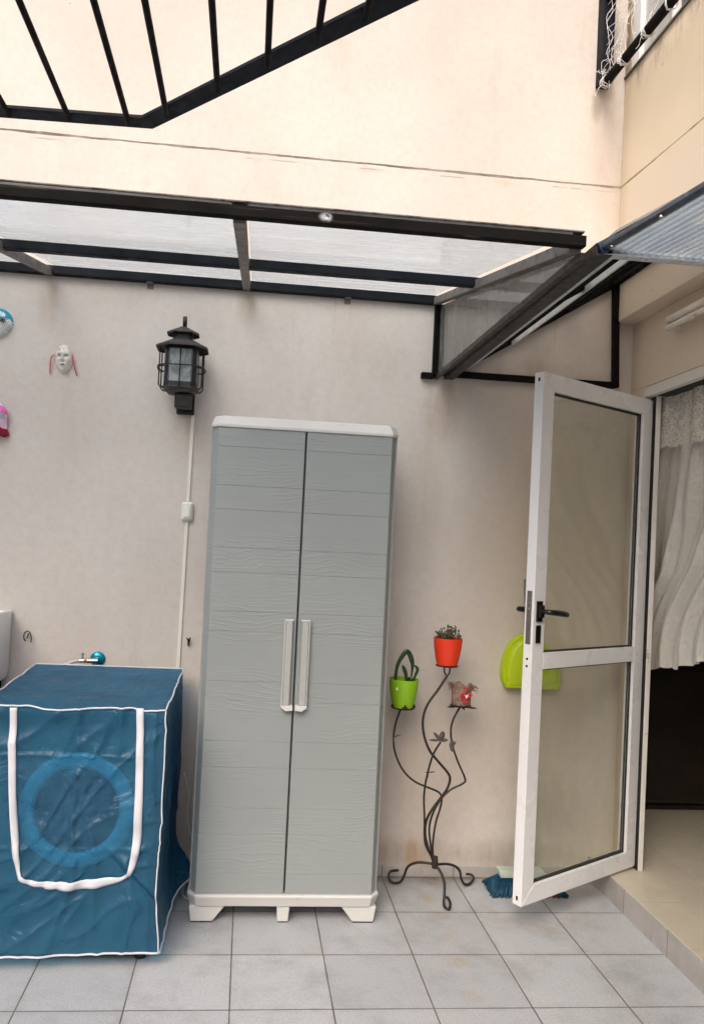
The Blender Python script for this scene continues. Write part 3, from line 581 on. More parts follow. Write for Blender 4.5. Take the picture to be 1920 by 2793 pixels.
# ------------------------------------------------------------------ awning over the door
AW = empty('door_awning', (.95, -.7, 2.1), 'black steel awning rising to the right above the open white door', 'awning')
X0, Z0, X1, Z1 = .606, 2.108, 1.330, 2.560; AS = (Z1 - Z0) / (X1 - X0)
def az(x): return Z0 + AS * (x - X0)
q = MB(); q.bar((.612, -.016, 2.114), (1.348, -.016, 2.114), .022, .026); q.build('frame_bar', M['brownblack'], AW, bevel=.002)
q = MB(); q.bar((1.345, -.024, 2.1015), (1.3285, -.024, 2.555), .027, .024, (0, 1, 0)); q.build('frame_post', M['brownblack'], AW, bevel=.002)
for yy, mt in ((-.018, 'black'), (-.74, 'black'), (YF, 'bluesteel')):
    q = MB(); q.bar((X0, yy, Z0 - .004), (X1, yy, Z1 - .004), .028, .030, (0, 0, 1)); q.build('rafter', M[mt], AW, bevel=.002)
q = MB(); q.bar((1.326, -.003, Z1 - .004), (1.326, YF, Z1 - .004), .026, .030); q.build('wall_plate', M['black'], AW, bevel=.002)
pr = [(.600, 2.092), (.600, 2.120), (.603, 2.120), (.603, 2.095), (.637, 2.095), (.637, 2.128), (.640, 2.128), (.640, 2.092)]
q = MB(); q.prism([(a, -.004, b) for a, b in pr], (0, YF + .0, 0)); q.build('gutter', M['gutter'], AW)
for xx, w_ in ((.664, .018), (.80, .026), (.96, .026), (1.12, .026)):
    q = MB(); q.bar((xx, -.034, az(xx) - .004), (xx, YF + .015, az(xx) - .004), w_, .026); q.build('purlin', M['black'], AW, bevel=.002)
for xx, w_, h_ in ((.694, .010, .036), (.880, .006, .040)):
    q = MB(); q.bar((xx, -.034, az(xx) - .012), (xx, YF + .015, az(xx) - .012), w_, h_); q.build('glazing_bar', M['alu_profile'], AW)
q = MB(); q.prism([(.640, -.003, az(.640) + .014), (1.332, -.003, az(1.332) + .014), (1.332, -.003, az(1.332) + .019), (.640, -.003, az(.640) + .019)], (0, YF - .02, 0)); q.build('roof_sheet', M['awning'], AW)

PS = empty('polycarbonate_roof', (1.0, -1.9, 2.1), 'fluted clear plastic roof sheet edged with silver trim, upper right', 'roof sheet')
def pz(y): return 2.107 + .10 * (y + 1.43)
q = MB(); q.prism([(.622, -1.436, 2.106), (.622, -1.436, 2.112), (.640, -3.3, pz(-3.3) + .006), (.640, -3.3, pz(-3.3))], (.70, 0, 0)); q.build('sheet', M['poly'], PS)
q = MB(); q.box(.618, 1.341, -1.4355, -1.428, 2.094, 2.118); q.box(.618, 1.341, -1.455, -1.4357, 2.094, 2.0968); q.build('edge_trim', M['alu_profile'], PS, bevel=.0015)
q = MB(); q.bar((.617, -1.43, 2.1125), (.634, -3.3, pz(-3.3) + .0065), .020, .012); q.build('side_trim', M['bluesteel'], PS, bevel=.002)
q = MB(); q.tube([(.610, -1.405, 2.112), (.640, -1.408, 2.113)], .013, 14); q.build('end_cap', M['black'], PS, smooth=True, auto=40)
for yy in (-1.50, -1.72, -1.95):
    q = MB(); q.lathe([(.005, 0), (.005, .004), (.002, .006)], (.617, yy, pz(yy) - .006), 10); q.build('screw', M['chrome'], PS)

# ------------------------------------------------------------------ overhead grille
GR = empty('overhead_grille', (-.5, -1.8, 2.6), 'black steel grille of parallel rods on an angled flat edge bar, overhead', 'grille')
GZ = 2.60
def flat(pts, name):
    q = MB()
    L_ = [Vector(p) for p in pts]; w = .029; ns = []
    for i in range(len(L_)):
        d0 = (L_[i] - L_[max(i - 1, 0)]); d1 = (L_[min(i + 1, len(L_) - 1)] - L_[i])
        d0 = d0.normalized() if d0.length else d1.normalized(); d1 = d1.normalized() if d1.length else d0
        t_ = (d0 + d1).normalized(); n_ = Vector((-t_.y, t_.x, 0)); ns.append(n_ * w / max(.3, n_.dot(Vector((-d0.y, d0.x, 0)))))
    for i in range(len(L_) - 1):
        a, b, na, nb = L_[i], L_[i + 1], ns[i], ns[i + 1]
        q.prism([a - na, b - nb, b + nb, a + na], (0, 0, .010))
    return q.build(name, M['navy'], GR, merge=.0002, bevel=.001)
flat([(-2.5, -.800, GZ), (-.552, -.883, GZ), (.75, -2.195, GZ)], 'edge_bar')
def edge_y(x): return -.883 - .0426 * (x + .552) if x < -.552 else -.883 - 1.008 * (x + .552)
for xr in RODS:
    yy = edge_y(xr); q = MB(); q.tube([(xr, yy - .004, GZ - .0085), (xr, -3.0, GZ - .0085)], .0085, 12); q.build('rod', M['brownblack'], GR, smooth=True, auto=40)
q = MB(); q.box(-2.5, .75, -3.02, -2.98, GZ, GZ + .01); q.build('edge_bar', M['navy'], GR, bevel=.001)

# ------------------------------------------------------------------ upper guard with twine netting
GP = empty('window_guard', (1.23, -.03, 3.4), 'dark steel post and pipe rail of a guard outside the upper window', 'guard')
q = MB(); q.bar((1.236, -.031, 3.402), (1.232, -.031, 5.3), .054, .054, (0, 1, 0)); q.build('post', M['navy'], GP, bevel=.003)
q = MB(); q.tube([(1.222, -.060, 3.388), (1.212, -1.0, 3.355), (1.20, -3.2, 3.30)], .019, 16); q.build('rail', M['black'], GP, smooth=True, auto=40)
q = MB(); q.tube([(1.236, -.05, 3.765), (1.225, -1.0, 3.76), (1.22, -3.2, 3.75)], .019, 16); q.build('rail', M['black'], GP, smooth=True, auto=40)
nt = MB(); random.seed(4)
def tw(a, b, sag=.02, r_=.0011):
    a, b = Vector(a), Vector(b); pts = [a.lerp(b, k / 6) + Vector((random.uniform(-1, 1), random.uniform(-1, 1), random.uniform(-1, 1))) * sag * (1 if 0 < k < 6 else .2) for k in range(7)]
    nt.tube(pts, r_, 5, 3)
for k in range(13):
    y = -.06 - k * .055; 
    if k < 9: tw((1.222 - .002 * k, y, 3.385 + .012), (1.225, y + random.uniform(-.06, .06), 3.76), .022)
for k in range(11):
    z = 3.42 + k * .035; y2 = -.10 - k * .055; tw((1.226, -.055, z), (1.22, y2 - random.uniform(0, .12), z + random.uniform(-.03, .05)), .02)
for y in (-.085, -.10, -.245, -.255, -.43, -.44, -.60):
    c = Vector((1.220, y, 3.386 + .035 * (y + .06)))
    for j in range(3):
        pts = [c + Vector((.024 * math.cos(g), random.uniform(-.012, .012), .024 * math.sin(g))) for g in [k * .7 for k in range(11)]]; nt.tube(pts, .0013, 5)
    for j in range(3): tw(c + Vector((0, 0, .02)), c + Vector((random.uniform(-.05, .03), random.uniform(-.06, .05), random.uniform(-.06, .09))), .008, .0010)
for j in range(5): tw((1.215, -.06, 3.44), (1.20 + random.uniform(-.03, .07), -.07, 3.40 + random.uniform(-.01, .07)), .008)
nt_o = nt.build('twine_netting', simple('white_twine', (.80, .78, .80), .8), smooth=True); tag(nt_o, 'tangled white twine netting tied around the upper dark pipe rail', 'netting')
# ------------------------------------------------------------------ tall plastic cabinet
CB = empty('storage_cabinet', (.003, -.2, 0), 'tall grey wood-grained plastic cabinet with two doors and white feet', 'cabinet')
CX = .003; HW = .341; HF = .3165; YB, YS, YFc = -.035, -.378, -.407
GRV = [1.706, 1.566, 1.479, 1.342, 1.253, 1.113, 1.042, .862, .792, .648, .554, .409, .315, .175]
ZD0, ZD1 = .1055, 1.7745
def doorpanel(sgn, name, xin, grooves, dz):
    zs = [(ZD0, 0)]
    for g in sorted(grooves): g += dz; zs += [(g - .0018, 0), (g - .0005, .0016), (g + .0005, .0016), (g + .0015, 0)]
    zs.append((ZD1, 0))
    xs = [(HW - .003, YS + .006, 1), (HF, YFc, 1), (HF - .002, YFc - .0004, 1), (xin + .004, YFc - .0004, 1), (xin + .001, YFc + .002, .3), (xin, YFc + .02, 0)]
    q = MB(); n = len(xs); vs = []
    for z, d in zs:
        for x, y, k in xs: vs.append((CX + sgn * x, y + d * k, z))
    fs = [(j * n + i, j * n + i + 1, (j + 1) * n + i + 1, (j + 1) * n + i) for j in range(len(zs) - 1) for i in range(n - 1)]
    t_ = len(zs) - 1
    q.add(vs, fs)
    q.add([(CX + sgn * (HW - .003), YS + .03, ZD0), (CX + sgn * xin, YFc + .03, ZD0), (CX + sgn * xin, YFc + .03, ZD1), (CX + sgn * (HW - .003), YS + .03, ZD1)], [(0, 1, 2, 3)])
    q.add([vs[i] for i in range(n)], [tuple(range(n))]); q.add([vs[t_ * n + i] for i in range(n)], [tuple(range(n))])
    return q.build(name, M['cab'], CB, merge=.0001)
dl = doorpanel(-1, 'door', .0022, GRV, 0.0); dr = doorpanel(1, 'door', .0022, GRV, 0.0)
q = MB(); q.box(CX - HW, CX + HW, YB, YS + .002, .1052, 1.7748); q.box(CX - HF + .03, CX + HF - .03, YS + .001, YFc + .032, .108, 1.772); q.build('body', M['cabside'], CB, bevel=.006)
q = MB(); q.box(CX - .002, CX + .002, YFc + .022, YFc + .031, .11, 1.77)
q.build('door_gap', M['rubber'], CB)
def octo(hw, yf, yb, ch, z): return [(CX - hw, yb, z), (CX - hw, yf + ch, z), (CX - hw + ch * .85, yf, z), (CX + hw - ch * .85, yf, z), (CX + hw, yf + ch, z), (CX + hw, yb, z)]
def loft(q, rings):
    n = len(rings[0]); vs = [p for r_ in rings for p in r_]
    q.add(vs, [(j * n + i, j * n + (i + 1) % n, (j + 1) * n + (i + 1) % n, (j + 1) * n + i) for j in range(len(rings) - 1) for i in range(n)] + [tuple(range(n))[::-1], tuple(range((len(rings) - 1) * n, len(rings) * n))])
q = MB(); loft(q, [octo(.343, -.413, YB, .030, 1.7755), octo(.344, -.414, YB, .030, 1.786), octo(.334, -.402, YB + .002, .030, 1.815), octo(.326, -.394, YB + .002, .030, 1.8185)]); q.build('top_cap', M['trim'], CB, bevel=.003)
q = MB(); loft(q, [octo(.338, -.410, YB, .032, .0612), octo(.341, -.413, YB, .032, .072), octo(.347, -.421, YB, .034, .098), octo(.345, -.419, YB, .034, .1048)]); q.build('base_rim', M['trim'], CB, bevel=.0025)
def foot(poly, y0, y1, nm='foot'):
    q = MB(); n = len(poly); fr = [(CX + a, y0, b) for a, b in poly]; q.prism(fr, (0, y1 - y0, 0)); return q.build(nm, M['trim'], CB, bevel=.004)
foot([(-.338, .061), (-.330, .0045), (-.252, .0045), (-.208, .061)], -.404, -.30)
foot([(.338, .061), (.330, .0045), (.252, .0045), (.208, .061)], -.404, -.30)
foot([(-.024, .061), (-.020, .004), (.019, .004), (.023, .061)], -.404, -.36)
foot([(-.338, .061), (-.330, .0045), (-.252, .0045), (-.208, .061)], -.14, -.04); foot([(.338, .061), (.330, .0045), (.252, .0045), (.208, .061)], -.14, -.04)
for x0_, x1_ in ((-.328, -.254), (.254, .328), (-.018, .017)):
    q = MB(); q.box(CX + x0_, CX + x1_, -.400, -.305 if abs(x0_) > .1 else -.365, .0003, .0044); q.build('foot_pad', M['rubber'], CB)
# handles: tall channels with a pale rim, slightly lifted off the door
for sgn, dobj in ((-1, dl), (1, dr)):
    q = MB(); xo, xi = .0445, .0145
    vs = []
    for z, yo in ((.786, .022), (1.088, .022)):
        for x, y in ((xo, -.001), (xo, -.010), (xo - .004, -yo), (xi + .004, -yo), (xi, -.012), (xi, -.001)): vs.append((CX + sgn * x, YFc - .0005 + y, z))
    n = 6; q.add(vs, [tuple(range(6))[::-1], tuple(range(6, 12))] + [(i, (i + 1) % 6, 6 + (i + 1) % 6, 6 + i) for i in range(6)])
    h_ = q.build('handle', M['grip'], dobj, bevel=.002)
    q = MB(); q.box(CX + sgn * xo - .0016, CX + sgn * xo + .0016, YFc - .0235, YFc - .001, .786, 1.088)
    q.box(*sorted((CX + sgn * (xo + .0014), CX + sgn * xi)), YFc - .024, YFc - .001, 1.0885, 1.0925)
    q.prism([(CX + sgn * (xo + .002), YFc - .026, .7855), (CX + sgn * (xo + .002), YFc - .026, .778), (CX + sgn * .028, YFc - .026, .765), (CX + sgn * .004, YFc - .026, .768), (CX + sgn * .004, YFc - .026, .7855)], (0, .0245, 0))
    q.build('handle_rim', M['trim'], h_, bevel=.0012)

# ------------------------------------------------------------------ washing machine under its cover
WX0, WX1, WYF, WYB = -.970, -.448, -.667, -.120
WM = empty('washing_machine', (-.70, -.4, 0), 'white front-loading washing machine hidden under the blue cover', 'washing machine')
q = MB(); q.box(WX0, WX1, WYF, WYB, .022, .800); q.build('body', M['dimmed_enamel'], WM, bevel=.012, segs=3)
for a in (-.93, -.47):
    for b in (-.63, -.15): q = MB(); q.lathe([(.018, .0005), (.018, .022)], (a, b, 0), 16); q.build('foot', M['rubber'], WM)
q = MB(); q.lathe([(.135, .0), (.178, 0), (.184, .005), (.178, .011), (.145, .013), (.132, .006), (.135, 0)], (-.688, WYF - .0005, .485), 56, 'y', caps=False); q.build('door', M['washer'], WM, smooth=True)
dd = [c for c in WM.children if c.name.startswith('door')][0]
q = MB(); q.lathe([(.134, .001), (.133, .004), (.100, .009), (.04, .011), (.001, .011)], (-.688, WYF - .0005, .485), 48, 'y'); q.build('glass', M['washer_dark'], dd, smooth=True)
CV = empty('appliance_cover', (-.70, -.4, 0), 'wrinkled blue vinyl cover with white strap draped over the washing machine', 'cover')
CXL, CXR, CYF, CYB, CZF, CZB, CZ0 = -.988, -.424, -.700, -.085, .820, .846, .048
def disp(p):
    x, y, z = p
    d = Vector((0, 0, 0)); k = 1 - .0
    fr = sst(-.55, -.70, y); tp = sst(.76, .82, z); rt = sst(-.50, -.425, x)
    # broad sag between edges, diagonal drags from the corners, fold lines of the packed vinyl
    w = .018 * nz(x * 2.6 + 3, y * 2, z * 2.2) + .010 * nz(x * 6 + 1, y * 5, z * 4 + 2)
    rid = lambda v: 1 - abs(v) * 2
    wx, wz = x + .10 * nz(x * 3, z * 3, 7), z + .10 * nz(x * 3 + 9, z * 3, 2)
    w += .007 * max(0, rid(nz((wx + wz * .6) * 6 + 1.5, y * 5, (wx - wz) * 2.6))) ** 2 * sst(.85, .3, z)
    w += .010 * max(0, rid(nz(wx * 8 + 3, y * 5, wz * 1.3 + 4))) ** 3
    w += .010 * max(0, rid(nz((wx - wz * 1.2) * 7 + 4, y * 6, (wx + wz) * 2.0 + 9))) ** 3
    w += .006 * G(z, .665, .006) * sst(-.43, -.5, x) + .005 * G(z, .375, .006) + .004 * G(x, -.688, .006) * sst(.2, .5, z)
    w = w if w > 0 else w * .35
    d.y -= fr * w * (1 - .75 * sst(-.47, -.43, x)); d.x += rt * (w * .45 + .002)
    d.z += tp * (.010 * nz(x * 4, y * 6, 3) + .006 * nz(x * 12, y * 9, 5)) * sst(-.05, -.3, y)
    # front edge of the top is slack and puckered
    e = G(z, .80, .03) * fr; d.y -= e * (.006 + .007 * nz(x * 22, 0, 1)); d.z += fr * tp * .008 * nz(x * 11, 2, 0)
    # hem flares a little
    lo = sst(.25, .0, z); d.y -= fr * lo * (.003 + .008 * nz(x * 5, 8)); d.x += rt * lo * .018
    # low drag lines running down to the right hem corner
    d.y -= fr * .012 * G(z - .24 + (x + .43) * .9, 0, .018) * sst(-.75, -.5, x)
    d.y += fr * .010 * G(z - .20 + (x + .43) * 1.1, 0, .02) * sst(-.72, -.5, x)
    # back bottom corner flicks outwards; back half bellies
    d.x += rt * (.062 * G(y, -.20, .07) * sst(.30, .05, z) + .012 * G(y, -.14, .12) * G(z, .55, .25))
    d.z += rt * .035 * G(y, -.20, .08) * sst(.20, .04, z)
    return d
def CP(x, y, z):
    p = Vector((x, y, z))
    # round the long edges
    r_ = .022
    return p + disp(p)
def ztop(y): return CZF + (CZB - CZF) * (y - CYF) / (CYB - CYF)
cvm = MB(); NX, NZ, NY = 96, 120, 72
def fpt(u_, v_):
    x = CXL + (CXR - CXL) * u_; z = CZ0 + (CZF - CZ0) * v_; return CP(x, CYF, z)
def rpt(u_, v_):
    y = CYF + (CYB - CYF) * u_; return CP(CXR, y, CZ0 + (ztop(y) - CZ0) * v_)
def lpt(u_, v_):
    y = CYF + (CYB - CYF) * u_; return CP(CXL, y, CZ0 + (ztop(y) - CZ0) * v_)
def bpt(u_, v_): return CP(CXL + (CXR - CXL) * u_, CYB, CZ0 + (CZB - CZ0) * v_)
def tpt(u_, v_):
    y = CYF + (CYB - CYF) * v_; return CP(CXL + (CXR - CXL) * u_, y, ztop(y))
cvm.grid(fpt, NX, NZ); cvm.grid(rpt, NY, NZ); cvm.grid(lpt, NY, NZ); cvm.grid(bpt, NX, NZ); cvm.grid(tpt, NX, NY)
shell = cvm.build('cover', M['cover'], CV, smooth=True, merge=.0004)
bmod = shell.modifiers.new('b', 'BEVEL'); bmod.width = .012; bmod.segments = 3; bmod.limit_method = 'ANGLE'; bmod.angle_limit = math.radians(55)
# white piping and strap follow the cover
def fy(x, z):
    x = min(max(x, CXL), CXR); z = min(max(z, CZ0), CZF); return CP(x, CYF, z)
pip = MB(); R_ = .0028
def line(fn, n, rad=R_): pip.tube([fn(k / n) for k in range(n + 1)], rad, 7)
off_f = Vector((0, -.003, 0))
line(lambda t: tpt(t, 0) + Vector((0, -.005, -.001 + .004 * nz(t * 14))), 90)
line(lambda t: tpt(1, t) + Vector((.001, 0, .002)), 50)
line(lambda t: tpt(0, t) + Vector((-.001, 0, .002)), 50)
line(lambda t: tpt(t, 1) + Vector((0, .002, .002)), 50, .0025)
line(lambda t: fpt(1, t) + Vector((.000 + .002 * nz(t * 5, 4), -.003, 0)), 90, .0024)
line(lambda t: fpt(t, 0) + Vector((0, -.002, .001)), 90, .0034)
line(lambda t: rpt(t, 0) + Vector((.003, 0, .001)), 60, .0032)
pip.build('piping', M['tape'], CV, smooth=True)
so_, si_ = DATA['strap_o'], DATA['strap_i']
po = catmull([Vector(p) for p in so_], 5); pi_ = catmull([Vector(p) for p in si_], 5)
st = MB(); rows = []
for a, b in zip(po, pi_):
    row = []
    for k in range(4):
        p = a.lerp(b, .10 + .82 * k / 3); s_ = fy(p.x, p.z); row.append(Vector((p.x, min(s_.y, fy(p.x - .008, p.z).y, fy(p.x + .008, p.z).y, fy(p.x, p.z + .008).y, fy(p.x, p.z - .008).y) - .0050 - .0015 * math.sin(k / 3 * math.pi), p.z)))
    rows.append(row)
n = 4; st.add([p for r_ in rows for p in r_], [(j * n + i, j * n + i + 1, (j + 1) * n + i + 1, (j + 1) * n + i) for j in range(len(rows) - 1) for i in range(3)])
st.build('strap', M['tape'], CV, smooth=True, solid=.002)
lb = MB(); lm = simple('brown_print', (.10, .05, .03), .7)
for k, (dz, hh) in enumerate(((0, .006), (.009, .005), (.016, .007), (.025, .004))):
    yy = fy(-.497, .65 + dz).y - .0068; lb.box(-.4995, -.4955, yy - .0004, yy, .650 + dz, .650 + dz + hh)
lb.build('label', lm, CV)
# thin hose and cable behind the machine
tag(MB().tube([(-.40, -.03, .42), (-.375, -.04, .34), (-.372, -.05, .24), (-.35, -.06, .15), (-.345, -.10, .08), (-.37, -.16, .02), (-.36, -.22, .008), (-.30, -.25, .006)], .0035, 8, 6).build('power_cable', M['white_plastic'], smooth=True), 'thin pale cable trailing down between covered machine and cabinet', 'cable')

# ------------------------------------------------------------------ tap, hooks, sink
T = empty('water_tap', (-.775, -.03, .86), 'chrome angle valve with blue wall flange above the covered machine', 'tap')
q = MB(); q.lathe([(.030, 0), (.030, .004), (.024, .010), (.013, .013)], (-.769, -.0005, .862), 32, 'y'); q.build('flange', M['blue_metal'], T, smooth=True, auto=40)
q = MB(); q.tube([(-.769, -.012, .862), (-.769, -.050, .862)], .0085, 16); q.tube([(-.760, -.052, .862), (-.800, -.056, .862)], .0095, 16); q.build('valve_body', M['chrome'], T, smooth=True, auto=40)
q = MB(); q.tube([(-.8005, -.056, .862), (-.812, -.057, .862)], .0100, 6); q.build('nut', M['brass'], T)
q = MB(); q.tube([(-.8125, -.057, .862), (-.828, -.058, .861)], .0085, 16); q.tube([(-.818, -.057, .868), (-.818, -.057, .884)], .004, 10); q.lathe([(.002, 0), (.0065, .002), (.0065, .007), (.002, .010)], (-.818, -.057, .884), 14); q.build('clamp', M['chrome'], T, smooth=True, auto=40)
tag(MB().tube([(-.826, -.058, .861), (-.845, -.060, .860), (-.87, -.066, .850), (-.895, -.07, .835), (-.90, -.072, .80)], .0075, 12, 5).build('water_hose', simple('grey_rubber_hose', (.45, .43, .42), .5), smooth=True), 'short grey rubber hose running from the tap behind the blue cover', 'hose')
hk = MB(); hk.tube([(-1.057, -.002, .925), (-1.060, -.012, .935), (-1.058, -.018, .955), (-1.047, -.020, .966), (-1.036, -.020, .960), (-1.030, -.018, .940), (-1.032, -.014, .920)], .0024, 8, 5)
hk.tube([(-1.046, -.001, .952), (-1.046, -.012, .952), (-1.044, -.015, .944), (-1.050, -.012, .936)], .0022, 8, 4)
tag(hk.build('wall_hook', M['wrought'], smooth=True), 'small bent ring hook on the wall beside the white sink', 'hook', 'small wall hooks')
hk = MB(); hk.tube([(-.410, -.001, .945), (-.410, -.014, .938), (-.410, -.020, .930), (-.412, -.020, .952), (-.418, -.018, .962)], .0026, 8, 4); hk.tube([(-.410, -.014, .936), (-.404, -.020, .950), (-.403, -.020, .965)], .0024, 8, 4); hk.tube([(-.410, -.002, .958), (-.411, -.002, .928)], .003, 8)
tag(hk.build('wall_hook', M['wrought'], smooth=True), 'small forked rusty hook between the cable trunking and the cabinet', 'hook', 'small wall hooks')
sk = empty('sink', (-1.25, -.2, .83), 'white ceramic laundry sink cut off by the left edge of the picture', 'sink')
q = MB(); a, b, c_, d_ = -1.62, -1.110, -.40, -.002; zt, zb, w_ = 1.046, .78, .022
def rr(x0, x1, y0, y1, z, rad, n=6):
    out = []
    for cx_, cy_, g0 in ((x1 - rad, y1 - rad, 0), (x0 + rad, y1 - rad, 90), (x0 + rad, y0 + rad, 180), (x1 - rad, y0 + rad, 270)):
        for k in range(n + 1):
            g = math.radians(g0 + 90 * k / n); out.append((cx_ + rad * math.cos(g), cy_ + rad * math.sin(g), z))
    return out
loft(q, [rr(a + .03, b - .008, c_ + .02, d_, zb, .02), rr(a, b, c_, d_, zb + .03, .02), rr(a, b, c_, d_, zt - .006, .02), rr(a + .004, b - .004, c_ + .004, d_, zt, .018), rr(a + w_, b - w_, c_ + w_, d_ - w_, zt - .001, .03), rr(a + w_ + .01, b - w_ - .01, c_ + w_ + .01, d_ - w_ - .01, zt - .03, .04), rr(a + .07, b - .06, c_ + .07, d_ - .06, zb + .03, .05)])
q.build('basin', M['ceramic'], sk, smooth=True, auto=50)
q = MB(); q.box(-1.58, -1.14, -.10, -.002, .70, .779); q.build('bracket', M['black'], sk)

# ------------------------------------------------------------------ lantern, trunking, switch
LN = empty('wall_lantern', (-.485, -.11, 1.9), 'black wrought-iron wall lantern with frosted glass above the cable trunking', 'lantern')
LX, LY = -.485, -.112
def ring8(hw, ch, z, n_sc=0):
    p = [(hw - ch, -hw), (hw, -hw + ch), (hw, hw - ch), (hw - ch, hw), (-hw + ch, hw), (-hw, hw - ch), (-hw, -hw + ch), (-hw + ch, -hw)]
    return [(LX + x_, LY + y_, z) for x_, y_ in p]
def cap(name, h0, z0, h1, z1, lip):
    q = MB(); N = 48; vs = []
    def oct_r(g, hw, ch):       # distance to an octagon with flats hw and cut corners
        c1, s1 = abs(math.cos(g)), abs(math.sin(g)); return min(hw / max(c1, 1e-6), hw / max(s1, 1e-6), (2 * hw - ch) / (c1 + s1))
    for (h_, z_, sc) in ((h0, z0 - lip, 1), (h0, z0, 1), (h1, z1, 0), (h1 - .004, z1 - .003, 0), (h0 - .002, z0 - .003, 1)):
        for k in range(N):
            g = 2 * math.pi * k / N; r_ = oct_r(g, h_, h_ * .55); vs.append((LX + r_ * math.cos(g), LY + r_ * math.sin(g), z_ + (.0022 * math.sin(g * 24) if sc else 0)))
    q.add(vs, [(j * N + k, j * N + (k + 1) % N, (j + 1) * N + (k + 1) % N, (j + 1) * N + k) for j in range(4) for k in range(N)] + [tuple(range(2 * N, 3 * N))])
    return q.build(name, M['lant_roof'], LN)
M['lant_roof'] = simple('weathered_lantern_roof', (.055, .048, .044), .6, .1, .3, 30, .4, 80, dirt=(.16, .14, .12), dscale=40, dth=.60)
M['lant_iron'] = simple('black_lantern_iron', (.014, .012, .012), .5, .2, .3, 30, .3, 100)
M['lant_post'] = simple('slate_lantern_post', (.016, .020, .025), .4, .2, .2, 30)
cap('roof', .100, 2.118, .042, 2.150, .008); cap('top_cap', .062, 2.176, .012, 2.204, .006)
q = MB(); loft(q, [ring8(.0375, .016, 2.146), ring8(.0375, .016, 2.182)]); q.build('neck', M['lant_post'], LN)
q = MB()
pts = [(LX + .003, LY, 2.200), (LX + .003, LY - .012, 2.222), (LX + .003, LY - .008, 2.240), (LX + .003, LY + .006, 2.245), (LX + .003, LY + .018, 2.232), (LX + .003, LY + .014, 2.206)]
pp = catmull([Vector(p) for p in pts], 5)
for i in range(len(pp) - 1): q.bar(pp[i], pp[i + 1] + (pp[i + 1] - pp[i]) * .12, .0045, .014, (1, 0, 0))
q.build('hanging_loop', M['lant_iron'], LN)
body = MB(); hw = .064; ch = .022
for sx in (-1, 1):
    for sy in (-1, 1):
        body.prism([(LX + sx * (hw - ch), LY + sy * hw, 1.958), (LX + sx * hw, LY + sy * (hw - ch), 1.958), (LX + sx * (hw - .006), LY + sy * (hw - ch - .004), 1.958), (LX + sx * (hw - ch - .004), LY + sy * (hw - .006), 1.958)], (0, 0, .158))
for (z0_, z1_) in ((1.958, 1.976), (2.104, 2.116)):
    body.box(LX - hw + ch, LX + hw - ch, LY - hw, LY - hw + .004, z0_, z1_); body.box(LX - hw, LX - hw + .004, LY - hw + ch, LY + hw - ch, z0_, z1_); body.box(LX + hw - .004, LX + hw, LY - hw + ch, LY + hw - ch, z0_, z1_); body.box(LX - hw + ch, LX + hw - ch, LY + hw - .004, LY + hw, z0_, z1_)
body.build('frame', M['lant_post'], LN)
tg = NT('frosted_lantern_glass'); tg.base(tg.mix(tg.rng(tg.noise(18, 4, .6, (1, 1, .5), dist=1), .35, .65), (.11, .14, .145), (.30, .33, .35))); tg.rough(.25); M['lant_glass'] = tg.m
gq = MB(); e = .0015; gq.box(LX - hw + ch - .003, LX + hw - ch + .003, LY - hw + e, LY - hw + .003, 1.976, 2.104); gq.box(LX - hw + e, LX - hw + .003, LY - hw + ch - .003, LY + hw - ch + .003, 1.976, 2.104); gq.box(LX + hw - .003, LX + hw - e, LY - hw + ch - .003, LY + hw - ch + .003, 1.976, 2.104)
gq.build('glass', M['lant_glass'], LN)
q = MB(); loft(q, [ring8(.052, .018, 1.938), ring8(.056, .02, 1.946), ring8(.070, .024, 1.953), ring8(.070, .024, 1.9575)]); q.build('bottom_plate', M['lant_roof'], LN, bevel=.001)
cg = MB(); rw_ = .0028; ho_ = .083
for sx in (-1, 1):
    for yy in (-.040, .036): cg.tube([(LX + sx * .055, LY + yy, 1.951), (LX + sx * (ho_ - .008), LY + yy, 1.953), (LX + sx * ho_, LY + yy, 1.962), (LX + sx * ho_, LY + yy, 2.112)], rw_, 8)
cg.tube([(LX, LY - .055, 1.951), (LX, LY - ho_ + .006, 1.953), (LX, LY - ho_, 1.962), (LX, LY - ho_, 2.112)], rw_, 8)
for zz in (2.036,):
    o8 = .086; c8 = .034; p8 = [(o8 - c8, -o8), (o8, -o8 + c8), (o8 + .008, 0), (o8, o8 - c8), (o8 - c8, o8), (-o8 + c8, o8), (-o8, o8 - c8), (-o8 - .008, 0), (-o8, -o8 + c8), (-o8 + c8, -o8), (o8 - c8, -o8)]
    cg.tube([(LX + a_, LY + b_, zz) for a_, b_ in p8], rw_, 8)
for sx in (-1, 1): cg.tube([(LX + sx * .062, LY - .04, 2.016), (LX + sx * (o8), LY - .01, 2.016), (LX + sx * (o8 + .008), LY, 2.036)], rw_ * .9, 8); cg.tube([(LX + sx * .062, LY - .05, 2.036), (LX + sx * ho_, LY - .04, 2.036)], rw_, 8)
cg.build('cage', M['lant_iron'], LN, smooth=True)
q = MB(); q.box(LX - .020, LX + .046, LY - .028, LY + .030, 1.880, 1.9379); q.box(LX - .022, LX + .050, -.020, -.0008, 1.872, 1.99); q.box(LX - .008, LX + .030, LY + .0302, -.0202, 1.89, 1.93)
q.build('wall_bracket', M['lant_iron'], LN, bevel=.005)
q = MB(); q.prism([(-.4465, -.0005, 1.872), (-.4325, -.0005, 1.872), (-.4355, -.0005, 1.5165), (-.4495, -.0005, 1.5165)], (0, -.008, 0))
q.prism([(-.4495, -.0005, 1.4345), (-.4355, -.0005, 1.4345), (-.4435, -.0005, .50), (-.4575, -.0005, .50)], (0, -.008, 0))
